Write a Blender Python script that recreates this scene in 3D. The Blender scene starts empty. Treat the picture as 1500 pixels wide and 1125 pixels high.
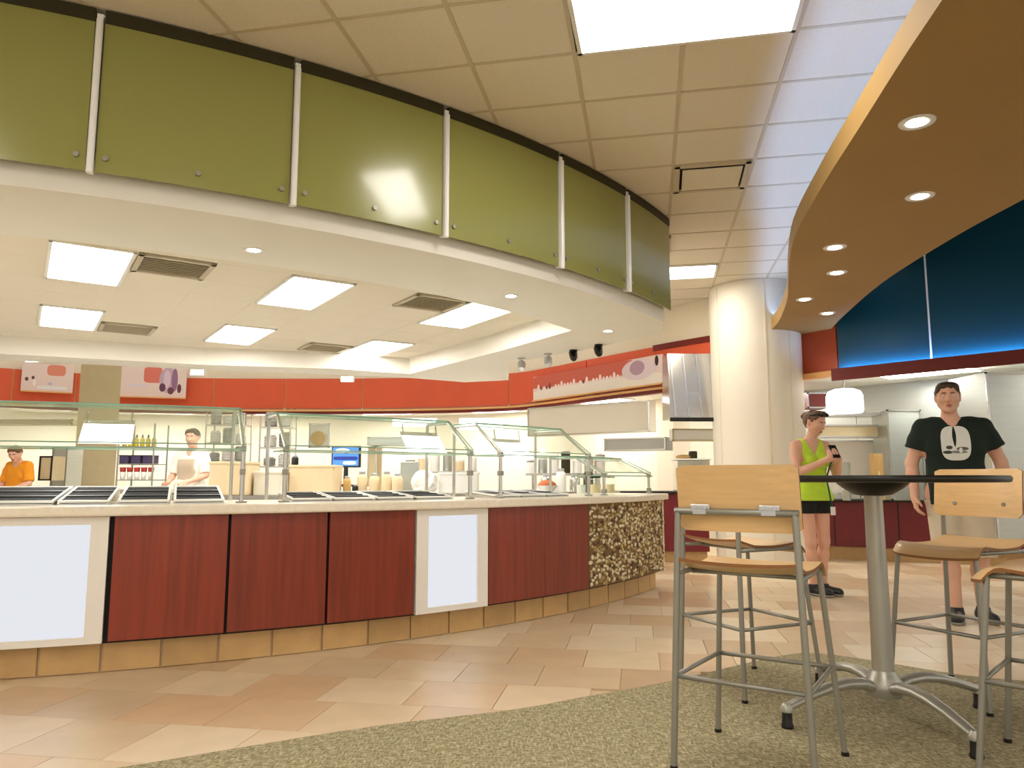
import bpy, bmesh, math, random
import numpy as np
from mathutils import Vector, Matrix
random.seed(7)
R = math.radians
C = bpy.context.scene.collection
scn = bpy.context.scene

# ------------------------------------------------------------------ camera, world, exposure
EYE = 1.05
cam_d = bpy.data.cameras.new('camera'); cam = bpy.data.objects.new('camera', cam_d); C.objects.link(cam)
cam.location = (0, 0, EYE)
cam.rotation_euler = (R(90) + math.atan(138.5/1110), 0, 0)
cam_d.sensor_width = 36; cam_d.lens = 1110/1500*36
cam_d.clip_start = .05
scn.camera = cam
wd = bpy.data.worlds.new('world'); scn.world = wd; wd.use_nodes = True
bg = wd.node_tree.nodes['Background']
bg.inputs[0].default_value = (1.0, .93, .82, 1); bg.inputs[1].default_value = .55
scn.view_settings.view_transform = 'Standard'
scn.view_settings.look = 'None'
scn.view_settings.gamma = 1.0
scn.view_settings.use_curve_mapping = False
scn.view_settings.exposure = 0.90
E_FIX = 11.0       # ceiling troffers
E_TRAY = 12.0      # troffers over the servery
E_KIT = 16.0      # added, unseen kitchen lights behind the bulkheads
COL_FIX = (1.0, .95, .86)

# ------------------------------------------------------------------ materials
def lin(r, g, b):
    f = lambda v: (v/255/12.92) if v/255 <= .04045 else ((v/255+.055)/1.055)**2.4
    return (f(r), f(g), f(b), 1)
def M(name, col, rough=.5, metal=0., spec=.5, var=0., scale=(8, 8, 8), bump=0., bscale=40, coat=0., emit=0., ecol=None, sss=0., per_object=0., detail=3):
    m = bpy.data.materials.new(name); m.use_nodes = True
    nt = m.node_tree; N = nt.nodes; L = nt.links; b = N['Principled BSDF']
    b.inputs['Base Color'].default_value = lin(*col)
    b.inputs['Roughness'].default_value = rough; b.inputs['Metallic'].default_value = metal
    b.inputs['Specular IOR Level'].default_value = spec
    b.inputs['Coat Weight'].default_value = coat; b.inputs['Coat Roughness'].default_value = .1
    if sss: b.inputs['Subsurface Weight'].default_value = sss; b.inputs['Subsurface Scale'].default_value = .01
    if emit:
        b.inputs['Emission Color'].default_value = (*ecol, 1) if ecol else lin(*col); b.inputs['Emission Strength'].default_value = emit
    if var or bump:
        tc = N.new('ShaderNodeTexCoord'); mp = N.new('ShaderNodeMapping'); L.new(tc.outputs['Object'], mp.inputs[0])
    last = None
    if var:
        mp.inputs['Scale'].default_value = scale
        nz = N.new('ShaderNodeTexNoise'); nz.inputs['Scale'].default_value = 1; nz.inputs['Detail'].default_value = detail
        L.new(mp.outputs[0], nz.inputs[0])
        mr = N.new('ShaderNodeMapRange'); mr.inputs[1].default_value = .25; mr.inputs[2].default_value = .75
        mr.inputs[3].default_value = 1-var; mr.inputs[4].default_value = 1+var*.6
        L.new(nz.outputs['Fac'], mr.inputs[0])
        last = mr.outputs[0]
    if per_object:
        oi = N.new('ShaderNodeObjectInfo'); mr2 = N.new('ShaderNodeMapRange')
        mr2.inputs[3].default_value = 1-per_object; mr2.inputs[4].default_value = 1+per_object*.6
        L.new(oi.outputs['Random'], mr2.inputs[0])
        if last:
            mu = N.new('ShaderNodeMath'); mu.operation = 'MULTIPLY'; L.new(last, mu.inputs[0]); L.new(mr2.outputs[0], mu.inputs[1]); last = mu.outputs[0]
        else: last = mr2.outputs[0]
    if last:
        hv = N.new('ShaderNodeHueSaturation'); hv.inputs['Color'].default_value = lin(*col)
        L.new(last, hv.inputs['Value']); L.new(hv.outputs[0], b.inputs['Base Color'])
    if bump:
        nb = N.new('ShaderNodeTexNoise'); nb.inputs['Scale'].default_value = bscale; nb.inputs['Detail'].default_value = 4
        L.new(tc.outputs['Object'], nb.inputs[0])
        bp = N.new('ShaderNodeBump'); bp.inputs['Strength'].default_value = bump; bp.inputs['Distance'].default_value = .004
        L.new(nb.outputs['Fac'], bp.inputs['Height']); L.new(bp.outputs[0], b.inputs['Normal'])
    return m
def emitter(name, col, strength):
    m = bpy.data.materials.new(name); m.use_nodes = True
    nt = m.node_tree; nt.nodes.remove(nt.nodes['Principled BSDF'])
    e = nt.nodes.new('ShaderNodeEmission'); e.inputs[0].default_value = (*col, 1); e.inputs[1].default_value = strength
    nt.links.new(e.outputs[0], nt.nodes['Material Output'].inputs[0]); return m
def glass_mat(name, tint, gloss=.05):
    m = bpy.data.materials.new(name); m.use_nodes = True
    nt = m.node_tree; N = nt.nodes; L = nt.links; N.remove(N['Principled BSDF'])
    t = N.new('ShaderNodeBsdfTransparent'); t.inputs[0].default_value = (*tint, 1)
    g = N.new('ShaderNodeBsdfGlossy'); g.inputs['Roughness'].default_value = .03; g.inputs[0].default_value = (.95, 1, .97, 1)
    lw = N.new('ShaderNodeLayerWeight'); lw.inputs[0].default_value = .25
    mr = N.new('ShaderNodeMapRange'); mr.inputs[3].default_value = gloss*.4; mr.inputs[4].default_value = min(1, gloss*5)
    L.new(lw.outputs['Fresnel'], mr.inputs[0])
    mx = N.new('ShaderNodeMixShader'); L.new(mr.outputs[0], mx.inputs[0]); L.new(t.outputs[0], mx.inputs[1]); L.new(g.outputs[0], mx.inputs[2])
    L.new(mx.outputs[0], N['Material Output'].inputs[0]); return m

def tile_mat():
    m = M('stone_floor_tile', (214, 178, 136), rough=.33, var=.09, scale=(5, 5, 5), coat=.15)
    nt = m.node_tree; N = nt.nodes; L = nt.links
    hv = [n for n in N if n.type == 'HUE_SAT'][0]
    oi = N.new('ShaderNodeObjectInfo'); cr = N.new('ShaderNodeValToRGB'); e = cr.color_ramp.elements
    e[0].position = 0; e[0].color = lin(196, 164, 128); e[1].position = 1; e[1].color = lin(228, 210, 182)
    for p, c in ((.2, (212, 180, 142)), (.45, (206, 182, 150)), (.7, (220, 196, 162))):
        k = e.new(p); k.color = lin(*c)
    L.new(oi.outputs['Random'], cr.inputs[0]); L.new(cr.outputs[0], hv.inputs['Color']); return m

def carpet_mat():
    m = M('woven_carpet', (158, 146, 106), rough=.95)
    nt = m.node_tree; N = nt.nodes; L = nt.links; b = N['Principled BSDF']
    tc = N.new('ShaderNodeTexCoord')
    outs = []
    for sc in ((26, 110, 1), (110, 26, 1)):
        mp = N.new('ShaderNodeMapping'); mp.inputs['Scale'].default_value = sc; mp.inputs['Rotation'].default_value = (0, 0, R(-8)); L.new(tc.outputs['Object'], mp.inputs[0])
        nz = N.new('ShaderNodeTexNoise'); nz.inputs['Scale'].default_value = 1; nz.inputs['Detail'].default_value = 2; L.new(mp.outputs[0], nz.inputs[0]); outs.append(nz.outputs['Fac'])
    mx = N.new('ShaderNodeMath'); mx.operation = 'MAXIMUM'; L.new(outs[0], mx.inputs[0]); L.new(outs[1], mx.inputs[1])
    cr = N.new('ShaderNodeValToRGB'); e = cr.color_ramp.elements
    e[0].position = .45; e[0].color = lin(124, 114, 82); e[1].position = .72; e[1].color = lin(196, 184, 148)
    L.new(mx.outputs[0], cr.inputs[0]); L.new(cr.outputs[0], b.inputs['Base Color'])
    bp = N.new('ShaderNodeBump'); bp.inputs['Strength'].default_value = .6; bp.inputs['Distance'].default_value = .004
    L.new(mx.outputs[0], bp.inputs['Height']); L.new(bp.outputs[0], b.inputs['Normal']); return m

def pebble_mat():
    m = M('pebble_mosaic', (180, 160, 110), rough=.35)
    nt = m.node_tree; N = nt.nodes; L = nt.links; b = N['Principled BSDF']
    g = N.new('ShaderNodeNewGeometry'); cr = N.new('ShaderNodeValToRGB'); cr.color_ramp.interpolation = 'CONSTANT'; e = cr.color_ramp.elements
    e[0].position = 0; e[0].color = lin(232, 222, 190); e[1].position = .30; e[1].color = lin(206, 186, 136)
    for p, c in ((.52, (172, 146, 94)), (.68, (120, 90, 52)), (.80, (78, 54, 32)), (.90, (190, 170, 124))):
        k = e.new(p); k.color = lin(*c)
    L.new(g.outputs['Random Per Island'], cr.inputs[0]); L.new(cr.outputs[0], b.inputs['Base Color']); return m

def print_mat(name, base, marks, rough=.5):
    """flat print on an object in its own coordinates: marks = (colour, x, z, half width, half height, softness); the ellipse of each mark is filled"""
    m = M(name, base, rough=rough); nt = m.node_tree; N = nt.nodes; L = nt.links; b = N['Principled BSDF']
    tc = N.new('ShaderNodeTexCoord'); sp = N.new('ShaderNodeSeparateXYZ'); L.new(tc.outputs['Object'], sp.inputs[0])
    def mt(op, a, v):
        n = N.new('ShaderNodeMath'); n.operation = op
        for i, q in enumerate((a, v)):
            if hasattr(q, 'links'): L.new(q, n.inputs[i])
            else: n.inputs[i].default_value = q
        return n.outputs[0]
    cur = None
    for (col, x, z, hw, hh, p, front) in marks:
        dx = mt('POWER', mt('ABSOLUTE', mt('DIVIDE', mt('SUBTRACT', sp.outputs[0], x), hw), 0), p)
        dz = mt('POWER', mt('ABSOLUTE', mt('DIVIDE', mt('SUBTRACT', sp.outputs[2], z), hh), 0), p)
        k = mt('LESS_THAN', mt('ADD', dx, dz), 1.0)
        if front: k = mt('MULTIPLY', k, mt('LESS_THAN', sp.outputs[1], front))
        mx = N.new('ShaderNodeMix'); mx.data_type = 'RGBA'
        L.new(k, mx.inputs['Factor'])
        if cur is None: mx.inputs['A'].default_value = lin(*base)
        else: L.new(cur, mx.inputs['A'])
        mx.inputs['B'].default_value = lin(*col); cur = mx.outputs['Result']
    L.new(cur, b.inputs['Base Color']); return m

MT = dict(
    ceil=M('ceiling_tile', (232, 222, 202), rough=.9, var=.04, scale=(60, 60, 60), bump=.15, bscale=250),
    grid=M('ceiling_grid', (206, 192, 164), rough=.6),
    white=M('painted_plaster', (238, 233, 222), rough=.75, var=.02, scale=(3, 3, 3)),
    cream=M('cream_wall', (234, 226, 208), rough=.6, var=.03, scale=(2, 2, 2)),
    header=M('beige_plaster', (234, 222, 198), rough=.8, var=.02),
    tan=M('tan_plaster', (206, 190, 150), rough=.7, var=.05),
    brown=M('brown_plaster', (164, 130, 74), rough=.7, var=.04, scale=(2, 2, 2)),
    dark=M('dark_void', (18, 16, 14), rough=.8),
    navy=M('dark_ceiling', (6, 9, 14), rough=.9),
    blue=M('teal_blue_panel', (4, 72, 92), rough=.45, var=.05, scale=(2, 2, 2)),
    red=M('orange_red_wall', (222, 92, 54), rough=.5, var=.05, scale=(2, 2, 2)),
    redtrim=M('dark_red_trim', (112, 26, 18), rough=.45),
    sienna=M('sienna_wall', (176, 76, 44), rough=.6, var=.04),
    paletrim=M('pale_wood_trim', (232, 176, 112), rough=.45, var=.08, scale=(2, 2, 30)),
    green=M('olive_glass', (152, 152, 84), rough=.22, coat=.4, var=.04, scale=(1, 1, 1)),
    greencap=M('olive_cap', (46, 42, 10), rough=.5),
    alu=M('brushed_aluminium', (200, 202, 206), rough=.32, metal=.85),
    grey=M('grey_powder_coat', (158, 156, 146), rough=.42, metal=.55),
    silver=M('silver_paint', (182, 180, 170), rough=.36, metal=.6),
    steel=M('stainless_steel', (206, 204, 198), rough=.24, metal=.95, var=.05, scale=(1, 1, 40)),
    steelwall=M('stainless_wall', (188, 192, 186), rough=.38, metal=.75, var=.05, scale=(2, 2, 30)),
    ply=M('beech_plywood', (230, 190, 134), rough=.38, var=.10, scale=(3, 60, 60), coat=.15),
    plyedge=M('plywood_edge', (146, 96, 50), rough=.5),
    cherry=M('cherry_veneer', (138, 52, 28), rough=.36, var=.32, scale=(30, 30, 1.6), coat=.12, detail=6, per_object=.10),
    maroon=M('maroon_cabinet', (112, 18, 26), rough=.4, var=.12, scale=(20, 20, 2)),
    gap=M('black_gap', (16, 10, 8), rough=.7),
    stone=M('stone_worktop', (242, 232, 212), rough=.28, var=.08, scale=(30, 30, 30), coat=.2),
    toetile=M('sand_base_tile', (206, 168, 112), rough=.4, var=.12, scale=(9, 9, 9), per_object=.12),
    floortile=tile_mat(), carpet=carpet_mat(), pebble=pebble_mat(),
    grout=M('grout', (202, 176, 142), rough=.8), mgrout=M('mosaic_grout', (128, 102, 62), rough=.8),
    black=M('black_plastic', (14, 13, 12), rough=.4), blackpan=M('black_pan', (5, 5, 6), rough=.6, spec=.06),
    bluepan=M('slate_pan', (70, 84, 92), rough=.35),
    frame=M('white_panel_frame', (240, 236, 228), rough=.4),
    lit=emitter('troffer_lens', COL_FIX, E_FIX), litray=emitter('servery_troffer_lens', (1, .97, .91), E_TRAY),
    litk=emitter('added_kitchen_lens', (1, .96, .88), E_KIT),
    lamp=emitter('lamp_lens', (1, .92, .78), 14), glow=emitter('backlit_panel', (.92, .94, 1.0), .46),
    panelglow=emitter('white_panel_glow', (1, .97, .92), 2.6), spot=emitter('downlight_lens', (1, .93, .82), 22),
    cove=emitter('cove_strip', (.34, .53, 1.0), 16), covebl=emitter('blue_cove_strip', (.25, .52, 1.0), 38),
    glass=glass_mat('clear_glass', (.95, .985, .965)), glassedge=M('green_glass_edge', (150, 186, 164), rough=.2),
    ltube=M('white_enamel', (240, 238, 232), rough=.35), fin=M('white_fin', (252, 252, 255), rough=.25), paper=M('white_paper', (238, 236, 230), rough=.7),
    box=M('cream_cardboard', (232, 208, 168), rough=.7, var=.04), wood=M('bamboo_block', (206, 168, 104), rough=.5, var=.1, scale=(40, 40, 3)),
    vent=M('vent_grille_grey', (196, 184, 160), rough=.6),
)
SK = dict(skin=M('skin', (222, 172, 146), rough=.5, sss=.12, var=.05), lips=M('lips', (176, 92, 84), rough=.4),
          hair=M('brown_hair', (104, 74, 48), rough=.55, var=.3, scale=(60, 60, 20)), hair2=M('dark_brown_hair', (62, 44, 30), rough=.55, var=.3, scale=(60, 60, 20)),
          eye=M('eye_white', (236, 232, 226), rough=.15), iris=M('iris', (44, 30, 20), rough=.1),
          lime=M('lime_knit', (196, 232, 62), rough=.75, var=.06, scale=(20, 20, 20)), blk=M('black_cloth', (16, 16, 17), rough=.85),
          shorts=M('khaki_cloth', (206, 192, 168), rough=.85, var=.08, scale=(12, 12, 12)), shoe=M('black_shoe', (22, 22, 24), rough=.5), sole=M('grey_sole', (150, 148, 140), rough=.6),
          orange=M('orange_cloth', (236, 150, 24), rough=.8, var=.05), whitec=M('white_cloth', (234, 230, 218), rough=.8), apron=M('beige_apron', (186, 168, 146), rough=.85),
          tee=print_mat('dark_green_tee', (10, 30, 22), [((224, 226, 220), .0, 1.315, .098, .130, 3.2, -.03), ((14, 20, 16), -.006, 1.365, .013, .080, 1.5, -.03),
                        ((70, 76, 70), -.045, 1.282, .022, .014, 2, -.03), ((96, 100, 94), .042, 1.272, .040, .013, 2, -.03), ((60, 66, 60), -.056, 1.246, .034, .012, 2, -.03), ((130, 132, 126), .018, 1.248, .055, .011, 2, -.03), ((224, 226, 220), .03, 1.26, .012, .02, 2, -.03)], rough=.85))

# ------------------------------------------------------------------ helpers
def wmat(o):
    m = Matrix.Translation(o.location) @ o.rotation_euler.to_matrix().to_4x4()
    return wmat(o.parent) @ m if o.parent else m
def tag(o, label=None, cat=None, group=None, kind=None):
    if label: o['label'] = label
    if cat: o['category'] = cat
    if group: o['group'] = group
    if kind: o['kind'] = kind
    return o
def thing(name, label, cat, loc=(0, 0, 0), rz=0, group=None, kind=None):
    o = bpy.data.objects.new(name, None); C.objects.link(o); o.empty_display_size = .1
    o.location = loc; o.rotation_euler = (0, 0, rz); return tag(o, label, cat, group, kind)
class MB:
    def __init__(s): s.v = []; s.f = []; s.mi = []
    def add(s, vs, fs, mi=0):
        o = len(s.v); s.v += [tuple(map(float, p)) for p in vs]
        s.f += [tuple(i+o for i in f) for f in fs]; s.mi += ([mi]*len(fs) if isinstance(mi, int) else list(mi)); return s
    def box(s, c, d, rz=0, m=None, mi=0, bev=0):
        x, y, z = (q/2 for q in d)
        if bev:
            bm = bmesh.new(); bmesh.ops.create_cube(bm, size=1); bmesh.ops.scale(bm, vec=d, verts=bm.verts)
            bmesh.ops.bevel(bm, geom=bm.edges[:], offset=bev, segments=2, affect='EDGES', profile=.6)
            bm.verts.index_update(); vs = [v.co.copy() for v in bm.verts]; fs = [[v.index for v in f.verts] for f in bm.faces]; bm.free()
        else:
            vs = [Vector((a, b, e)) for e in (-z, z) for b in (-y, y) for a in (-x, x)]
            fs = [(0, 2, 3, 1), (4, 5, 7, 6), (0, 1, 5, 4), (2, 6, 7, 3), (0, 4, 6, 2), (1, 3, 7, 5)]
        T = Matrix.Translation(c) @ (m.to_4x4() if m else Matrix.Rotation(rz, 4, 'Z'))
        return s.add([T @ v for v in vs], fs, mi)
    def tube(s, pts, r, n=10, caps=True, ry=None, closed=False, mi=0):
        pts = [Vector(p) for p in pts]; K = len(pts); rs = r if isinstance(r, (list, tuple)) else [r]*K
        vs = []; up = None
        for i, p in enumerate(pts):
            if closed: d = pts[(i+1) % K]-pts[i-1]
            else: d = pts[min(i+1, K-1)]-pts[max(i-1, 0)]
            d.normalize()
            if up is None: up = Vector((0, 0, 1)) if abs(d.z) < .9 else Vector((0, 1, 0))
            a = d.cross(up).normalized(); up = a.cross(d).normalized()
            for k in range(n):
                t = 2*math.pi*k/n; vs.append(p+a*math.cos(t)*rs[i]+up*math.sin(t)*(rs[i]*ry if ry else rs[i]))
        fs = []
        for i in range(K if closed else K-1):
            j = (i+1) % K
            for k in range(n): fs.append((i*n+k, i*n+(k+1) % n, j*n+(k+1) % n, j*n+k))
        if caps and not closed: fs += [tuple(range(n-1, -1, -1)), tuple(range((K-1)*n, K*n))]
        return s.add(vs, fs, mi)
    def lathe(s, prof, c=(0, 0, 0), n=24, m=None, mi=0):
        vs = []; fs = []; K = len(prof)
        for r, z in prof:
            for k in range(n):
                t = 2*math.pi*k/n; p = Vector((max(r, 1e-4)*math.cos(t), max(r, 1e-4)*math.sin(t), z)); vs.append((m @ p if m else p)+Vector(c))
        for i in range(K-1):
            for k in range(n): fs.append((i*n+k, i*n+(k+1) % n, (i+1)*n+(k+1) % n, (i+1)*n+k))
        fs += [tuple(range(n-1, -1, -1)), tuple(range((K-1)*n, K*n))]
        return s.add(vs, fs, mi)
    def prism(s, poly, z0, z1, mi=0):
        n = len(poly); a = sum(poly[i][0]*poly[(i+1) % n][1]-poly[(i+1) % n][0]*poly[i][1] for i in range(n))
        if a < 0: poly = poly[::-1]
        vs = [(x, y, z0) for x, y in poly]+[(x, y, z1) for x, y in poly]
        fs = [tuple(range(n-1, -1, -1)), tuple(range(n, 2*n))]+[(i, (i+1) % n, n+(i+1) % n, n+i) for i in range(n)]
        return s.add(vs, fs, mi)
    def ribbon(s, A, B, z0, z1, mi=0):
        """solid between plan polylines A and B (same length) from z0 to z1"""
        n = len(A); vs = [(x, y, z) for z in (z0, z1) for P in (A, B) for x, y in P]; g = lambda z, p, i: (z*2+p)*n+i; fs = []
        for i in range(n-1):
            fs += [(g(1, 0, i), g(1, 0, i+1), g(1, 1, i+1), g(1, 1, i)), (g(0, 0, i+1), g(0, 0, i), g(0, 1, i), g(0, 1, i+1)),
                   (g(0, 0, i), g(0, 0, i+1), g(1, 0, i+1), g(1, 0, i)), (g(0, 1, i+1), g(0, 1, i), g(1, 1, i), g(1, 1, i+1))]
        for i in (0, n-1): fs.append((g(0, 0, i), g(1, 0, i), g(1, 1, i), g(0, 1, i)))
        return s.add(vs, fs, mi)
    def build(s, name, mat, parent=None, smooth=False, world=False, label=None, cat=None, group=None, kind=None, bevel=0, auto=None):
        V = [Vector(p) for p in s.v]; loc = None
        if parent is not None:
            if world:
                inv = wmat(parent).inverted(); V = [inv @ p for p in V]
        else:
            xs, ys, zs = zip(*V); loc = Vector(((min(xs)+max(xs))/2, (min(ys)+max(ys))/2, min(zs))); V = [p-loc for p in V]
        me = bpy.data.meshes.new(name); me.from_pydata([tuple(p) for p in V], [], s.f)
        for m in (mat if isinstance(mat, (list, tuple)) else [mat]): me.materials.append(m)
        bm = bmesh.new(); bm.from_mesh(me); 
        for f, q in zip(bm.faces, s.mi): f.material_index = q; f.smooth = smooth
        bmesh.ops.recalc_face_normals(bm, faces=bm.faces); bm.to_mesh(me); bm.free()
        if smooth and auto: me.set_sharp_from_angle(angle=R(auto))
        o = bpy.data.objects.new(name, me); C.objects.link(o)
        if parent is not None: o.parent = parent
        else: o.location = loc
        if bevel:
            md = o.modifiers.new('bevel', 'BEVEL'); md.width = bevel; md.segments = 2; md.limit_method = 'ANGLE'
        return tag(o, label, cat, group, kind)
def inst(o, parent, loc, rz=0):
    c = o.copy(); C.objects.link(c); c.parent = parent; c.location = loc; c.rotation_euler = (0, 0, rz); return c
def copy_tree(o, parent=None):
    c = o.copy(); C.objects.link(c); c.parent = parent
    for ch in list(o.children): copy_tree(ch, c)
    return c
def plate_with_hole(outer, inner, z):
    bm = bmesh.new()
    for P in (outer, inner):
        if not P: continue
        vs = [bm.verts.new((x, y, z)) for x, y in P]
        for i in range(len(vs)): bm.edges.new((vs[i], vs[(i+1) % len(vs)]))
    bmesh.ops.triangle_fill(bm, use_beauty=True, use_dissolve=False, edges=bm.edges[:])
    bm.verts.index_update(); v = [tuple(q.co) for q in bm.verts]; f = [tuple(q.index for q in fa.verts) for fa in bm.faces]; bm.free(); return v, f
def inside(p, poly):
    x, y = p; c = False; n = len(poly)
    for i in range(n):
        x1, y1 = poly[i]; x2, y2 = poly[(i+1) % n]
        if (y1 > y) != (y2 > y) and x < (x2-x1)*(y-y1)/(y2-y1)+x1: c = not c
    return c
def smooth_line(pts, per=6):
    P = [Vector((p[0], p[1], 0)) for p in pts]; out = []
    for i in range(len(P)-1):
        p0 = P[max(i-1, 0)]; p1 = P[i]; p2 = P[i+1]; p3 = P[min(i+2, len(P)-1)]
        for k in range(per):
            t = k/per
            q = .5*((2*p1)+(p2-p0)*t+(2*p0-5*p1+4*p2-p3)*t*t+(3*p1-p0-3*p2+p3)*t**3); out.append((q.x, q.y))
    out.append((P[-1].x, P[-1].y)); return out
def offset_line(pts, d):
    out = []
    for i, p in enumerate(pts):
        a = Vector(pts[max(i-1, 0)]); b = Vector(pts[min(i+1, len(pts)-1)]); t = (b-a).normalized(); out.append((p[0]-t.y*d, p[1]+t.x*d))
    return out

# ================================================================== SETTING
# ---- floor: stone tiles laid in staggered rows, carpet inset
floor = thing('floor', None, None, (0, 0, 0), kind='structure')
b = MB(); b.box((-.5, 6.5, -.06), (22, 21, .1)); b.build('screed', MT['grout'], floor)
TS = .43; tm = MB(); tm.box((0, 0, -.006), (TS-.003, TS-.003, .012), bev=.001); t0 = tm.build('tile', MT['floortile'], floor)
carpet_edge = smooth_line([(-2.9, 2.2), (-1.9, 2.68), (-1.4, 2.923), (-1.066, 3.112), (-.58, 3.374), (0, 3.602), (.363, 3.818), (.814, 4.09), (1.238, 4.404), (1.553, 4.632), (1.80, 4.735), (2.06, 4.57), (2.4, 4.23), (2.663, 4.103), (3.3, 3.9), (4.2, 3.72), (5.2, 3.6)], 4)
carpet_poly = carpet_edge+[(5.2, -3.2), (-4.5, -3.2)]
spots = []; ang = R(-9.5); ca, sa = math.cos(ang), math.sin(ang)
for j in range(-2, 40):
    for i in range(-24, 26):
        u = (i+(.5 if j % 2 else 0)+.13*math.sin(j*2.3))*TS; v = j*TS
        x = u*ca-v*sa+.1; y = u*sa+v*ca+1.2
        if y < 2.2 or y > 16 or abs(x) > .78*y+.6: continue
        if inside((x, y), carpet_poly) and inside((x, y-.4), carpet_poly) and inside((x-.3, y), carpet_poly) and inside((x+.3, y), carpet_poly): continue
        if math.hypot(x+4.707, y-10.741) < 6.6 and y < 9: continue
        spots.append((math.hypot(x, y), x, y))
spots.sort()
for k, (d, x, y) in enumerate(spots[:295]):
    if k == 0: t0.location = (x, y, 0); t0.rotation_euler = (0, 0, ang)
    else: inst(t0, floor, (x, y, 0), ang+random.choice((0, 1, 2, 3))*math.pi/2)
b = MB()
for d, x, y in spots[295:]: b.box((x, y, -.006), (TS-.006, TS-.006, .012), rz=ang)
b.build('far_tile', MT['floortile'], floor, kind='stuff')
b = MB(); kq = [(-4.707+6.2*math.cos(R(a_)), 10.741+6.2*math.sin(R(a_))) for a_ in range(-100, -24, 4)]; b.prism(kq+[(2.2, 10.2), (2.0, 13.2), (-1, 16), (-9, 16), (-10, 8)], .0005, .004); b.build('floor_kitchen_bounce', M('kitchen_bounce_grey', (196, 192, 184), rough=.5, var=.05), kind='structure')  # unseen pale floor slab, added so the tray ceiling gets neutral bounce
b = MB(); b.prism(carpet_poly, .0005, .007); b.build('floor_carpet', MT['carpet'], kind='structure')

# ---- servery ceiling island (plan arcs about GC)
GC = Vector((-5.459, 11.075)); GR = 8.046
def garc(r, d): return (GC.x+r*math.cos(R(d)), GC.y+r*math.sin(R(d)))
TH_END = -30.9; TH_LEFT = -101
ZS, ZT, ZC = 2.50, 2.72, 3.49
def lineup(r, a, bb, n): return [garc(r, a+(bb-a)*k/n) for k in range(n+1)]
isl_back = [(1.50, 7.46), (.85, 8.47), (-.043, 9.49), (-.051, 11.17), (-.725, 11.41), (-1.57, 10.86), (-4.11, 10.09), (-6.3, 9.25), (-8.6, 8.3)]
isl_out = lineup(GR-.03, TH_LEFT, TH_END, 44)+isl_back
tray = lineup(7.1, -99, -31.6, 36)+[(-.157, 8.607), (-1.433, 10.50), (-2.283, 10.0), (-3.961, 9.62), (-5.989, 8.75), (-7.2, 8.25)]
isl = thing('ceiling_island', None, None, (0, 0, 0), kind='structure')
b = MB(); v, f = plate_with_hole(isl_out, tray, ZS); b.add(v, f); b.build('soffit_underside', MT['white'], isl)
n = len(isl_out); b = MB()
b.add([(x, y, ZS) for x, y in isl_out]+[(x, y, ZC) for x, y in isl_out], [(i, (i+1) % n, n+(i+1) % n, n+i) for i in range(n)]); b.build('soffit_face', MT['white'], isl)
n = len(tray); b = MB()
b.add([(x, y, ZS) for x, y in tray]+[(x, y, ZT+.02) for x, y in tray], [(i, (i+1) % n, n+(i+1) % n, n+i) for i in range(n)]); b.build('tray_fascia', MT['white'], isl)
# tray tiles on their own grid
TU, TV = R(33), R(123); du, dv = .570, .596
l1 = Vector((-3.33, 5.79)); eu = Vector((math.cos(TU), math.sin(TU))); ev = Vector((math.cos(TV), math.sin(TV)))
torg = l1-eu*du*.5-ev*dv
def tcell(i, j, a=.5, c=.5): q = torg+eu*du*(i+a)+ev*dv*(j+c); return (q.x, q.y)
tray_used = {}
for (i, j) in ((0, 0), (3, 0), (6, 0), (0, 4), (3, 4), (6, 4), (-3, 0), (-3, 4)): tray_used[(i, j)] = 'L'; tray_used[(i, j+1)] = 'l'
for (i, j) in ((1, 0), (5, 0), (1, 5), (5, 5)): tray_used[(i, j)] = 'V'
tm = MB(); tm.box((0, 0, .008), (du-.006, dv-.006, .016)); tt = tm.build('ceiling_tile', MT['ceil'], isl); first = True
for i in range(-9, 12):
    for j in range(-6, 12):
        if (i, j) in tray_used: continue
        if not any(inside(tcell(i, j, a, c), tray) for a in (.02, .5, .98) for c in (.02, .5, .98)): continue
        p = tcell(i, j)
        if first: tt.location = (p[0], p[1], ZT); tt.rotation_euler = (0, 0, TU); first = False
        else: inst(tt, isl, (p[0], p[1], ZT), TU)
b = MB()
for i in range(-9, 13):
    js = [j for j in range(-6, 13) if inside(tcell(i, j, 0, 0), tray)]
    if js: p = tcell(i, (min(js)+max(js))/2, 0, 0); b.box((p[0], p[1], ZT+.0045), (.016, (max(js)-min(js)+1.6)*dv, .012), rz=TU)
for j in range(-6, 13):
    iss = [i for i in range(-9, 13) if inside(tcell(i, j, 0, 0), tray)]
    if iss: p = tcell((min(iss)+max(iss))/2, j, 0, 0); b.box((p[0], p[1], ZT+.006), ((max(iss)-min(iss)+1.6)*du, .016, .0105), rz=TU)
b.build('ceiling_grid', MT['ceil'], isl, kind='stuff')
def troffer(x, y, z, w, l, rz, lens, label, group):
    t = thing('ceiling_light', label, 'ceiling light', (x, y, z), rz, group)
    f = MB()
    for sx in (-1, 1): f.box((sx*(w/2-.012), 0, .02), (.024, l, .05))
    for sy in (-1, 1): f.box((0, sy*(l/2-.012), .02), (w, .024, .05))
    f.build('frame', MT['ltube'], t)
    d = MB(); d.box((0, 0, .012), (w-.05, l-.05, .008)); d.build('diffuser', lens, t); return t
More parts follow.
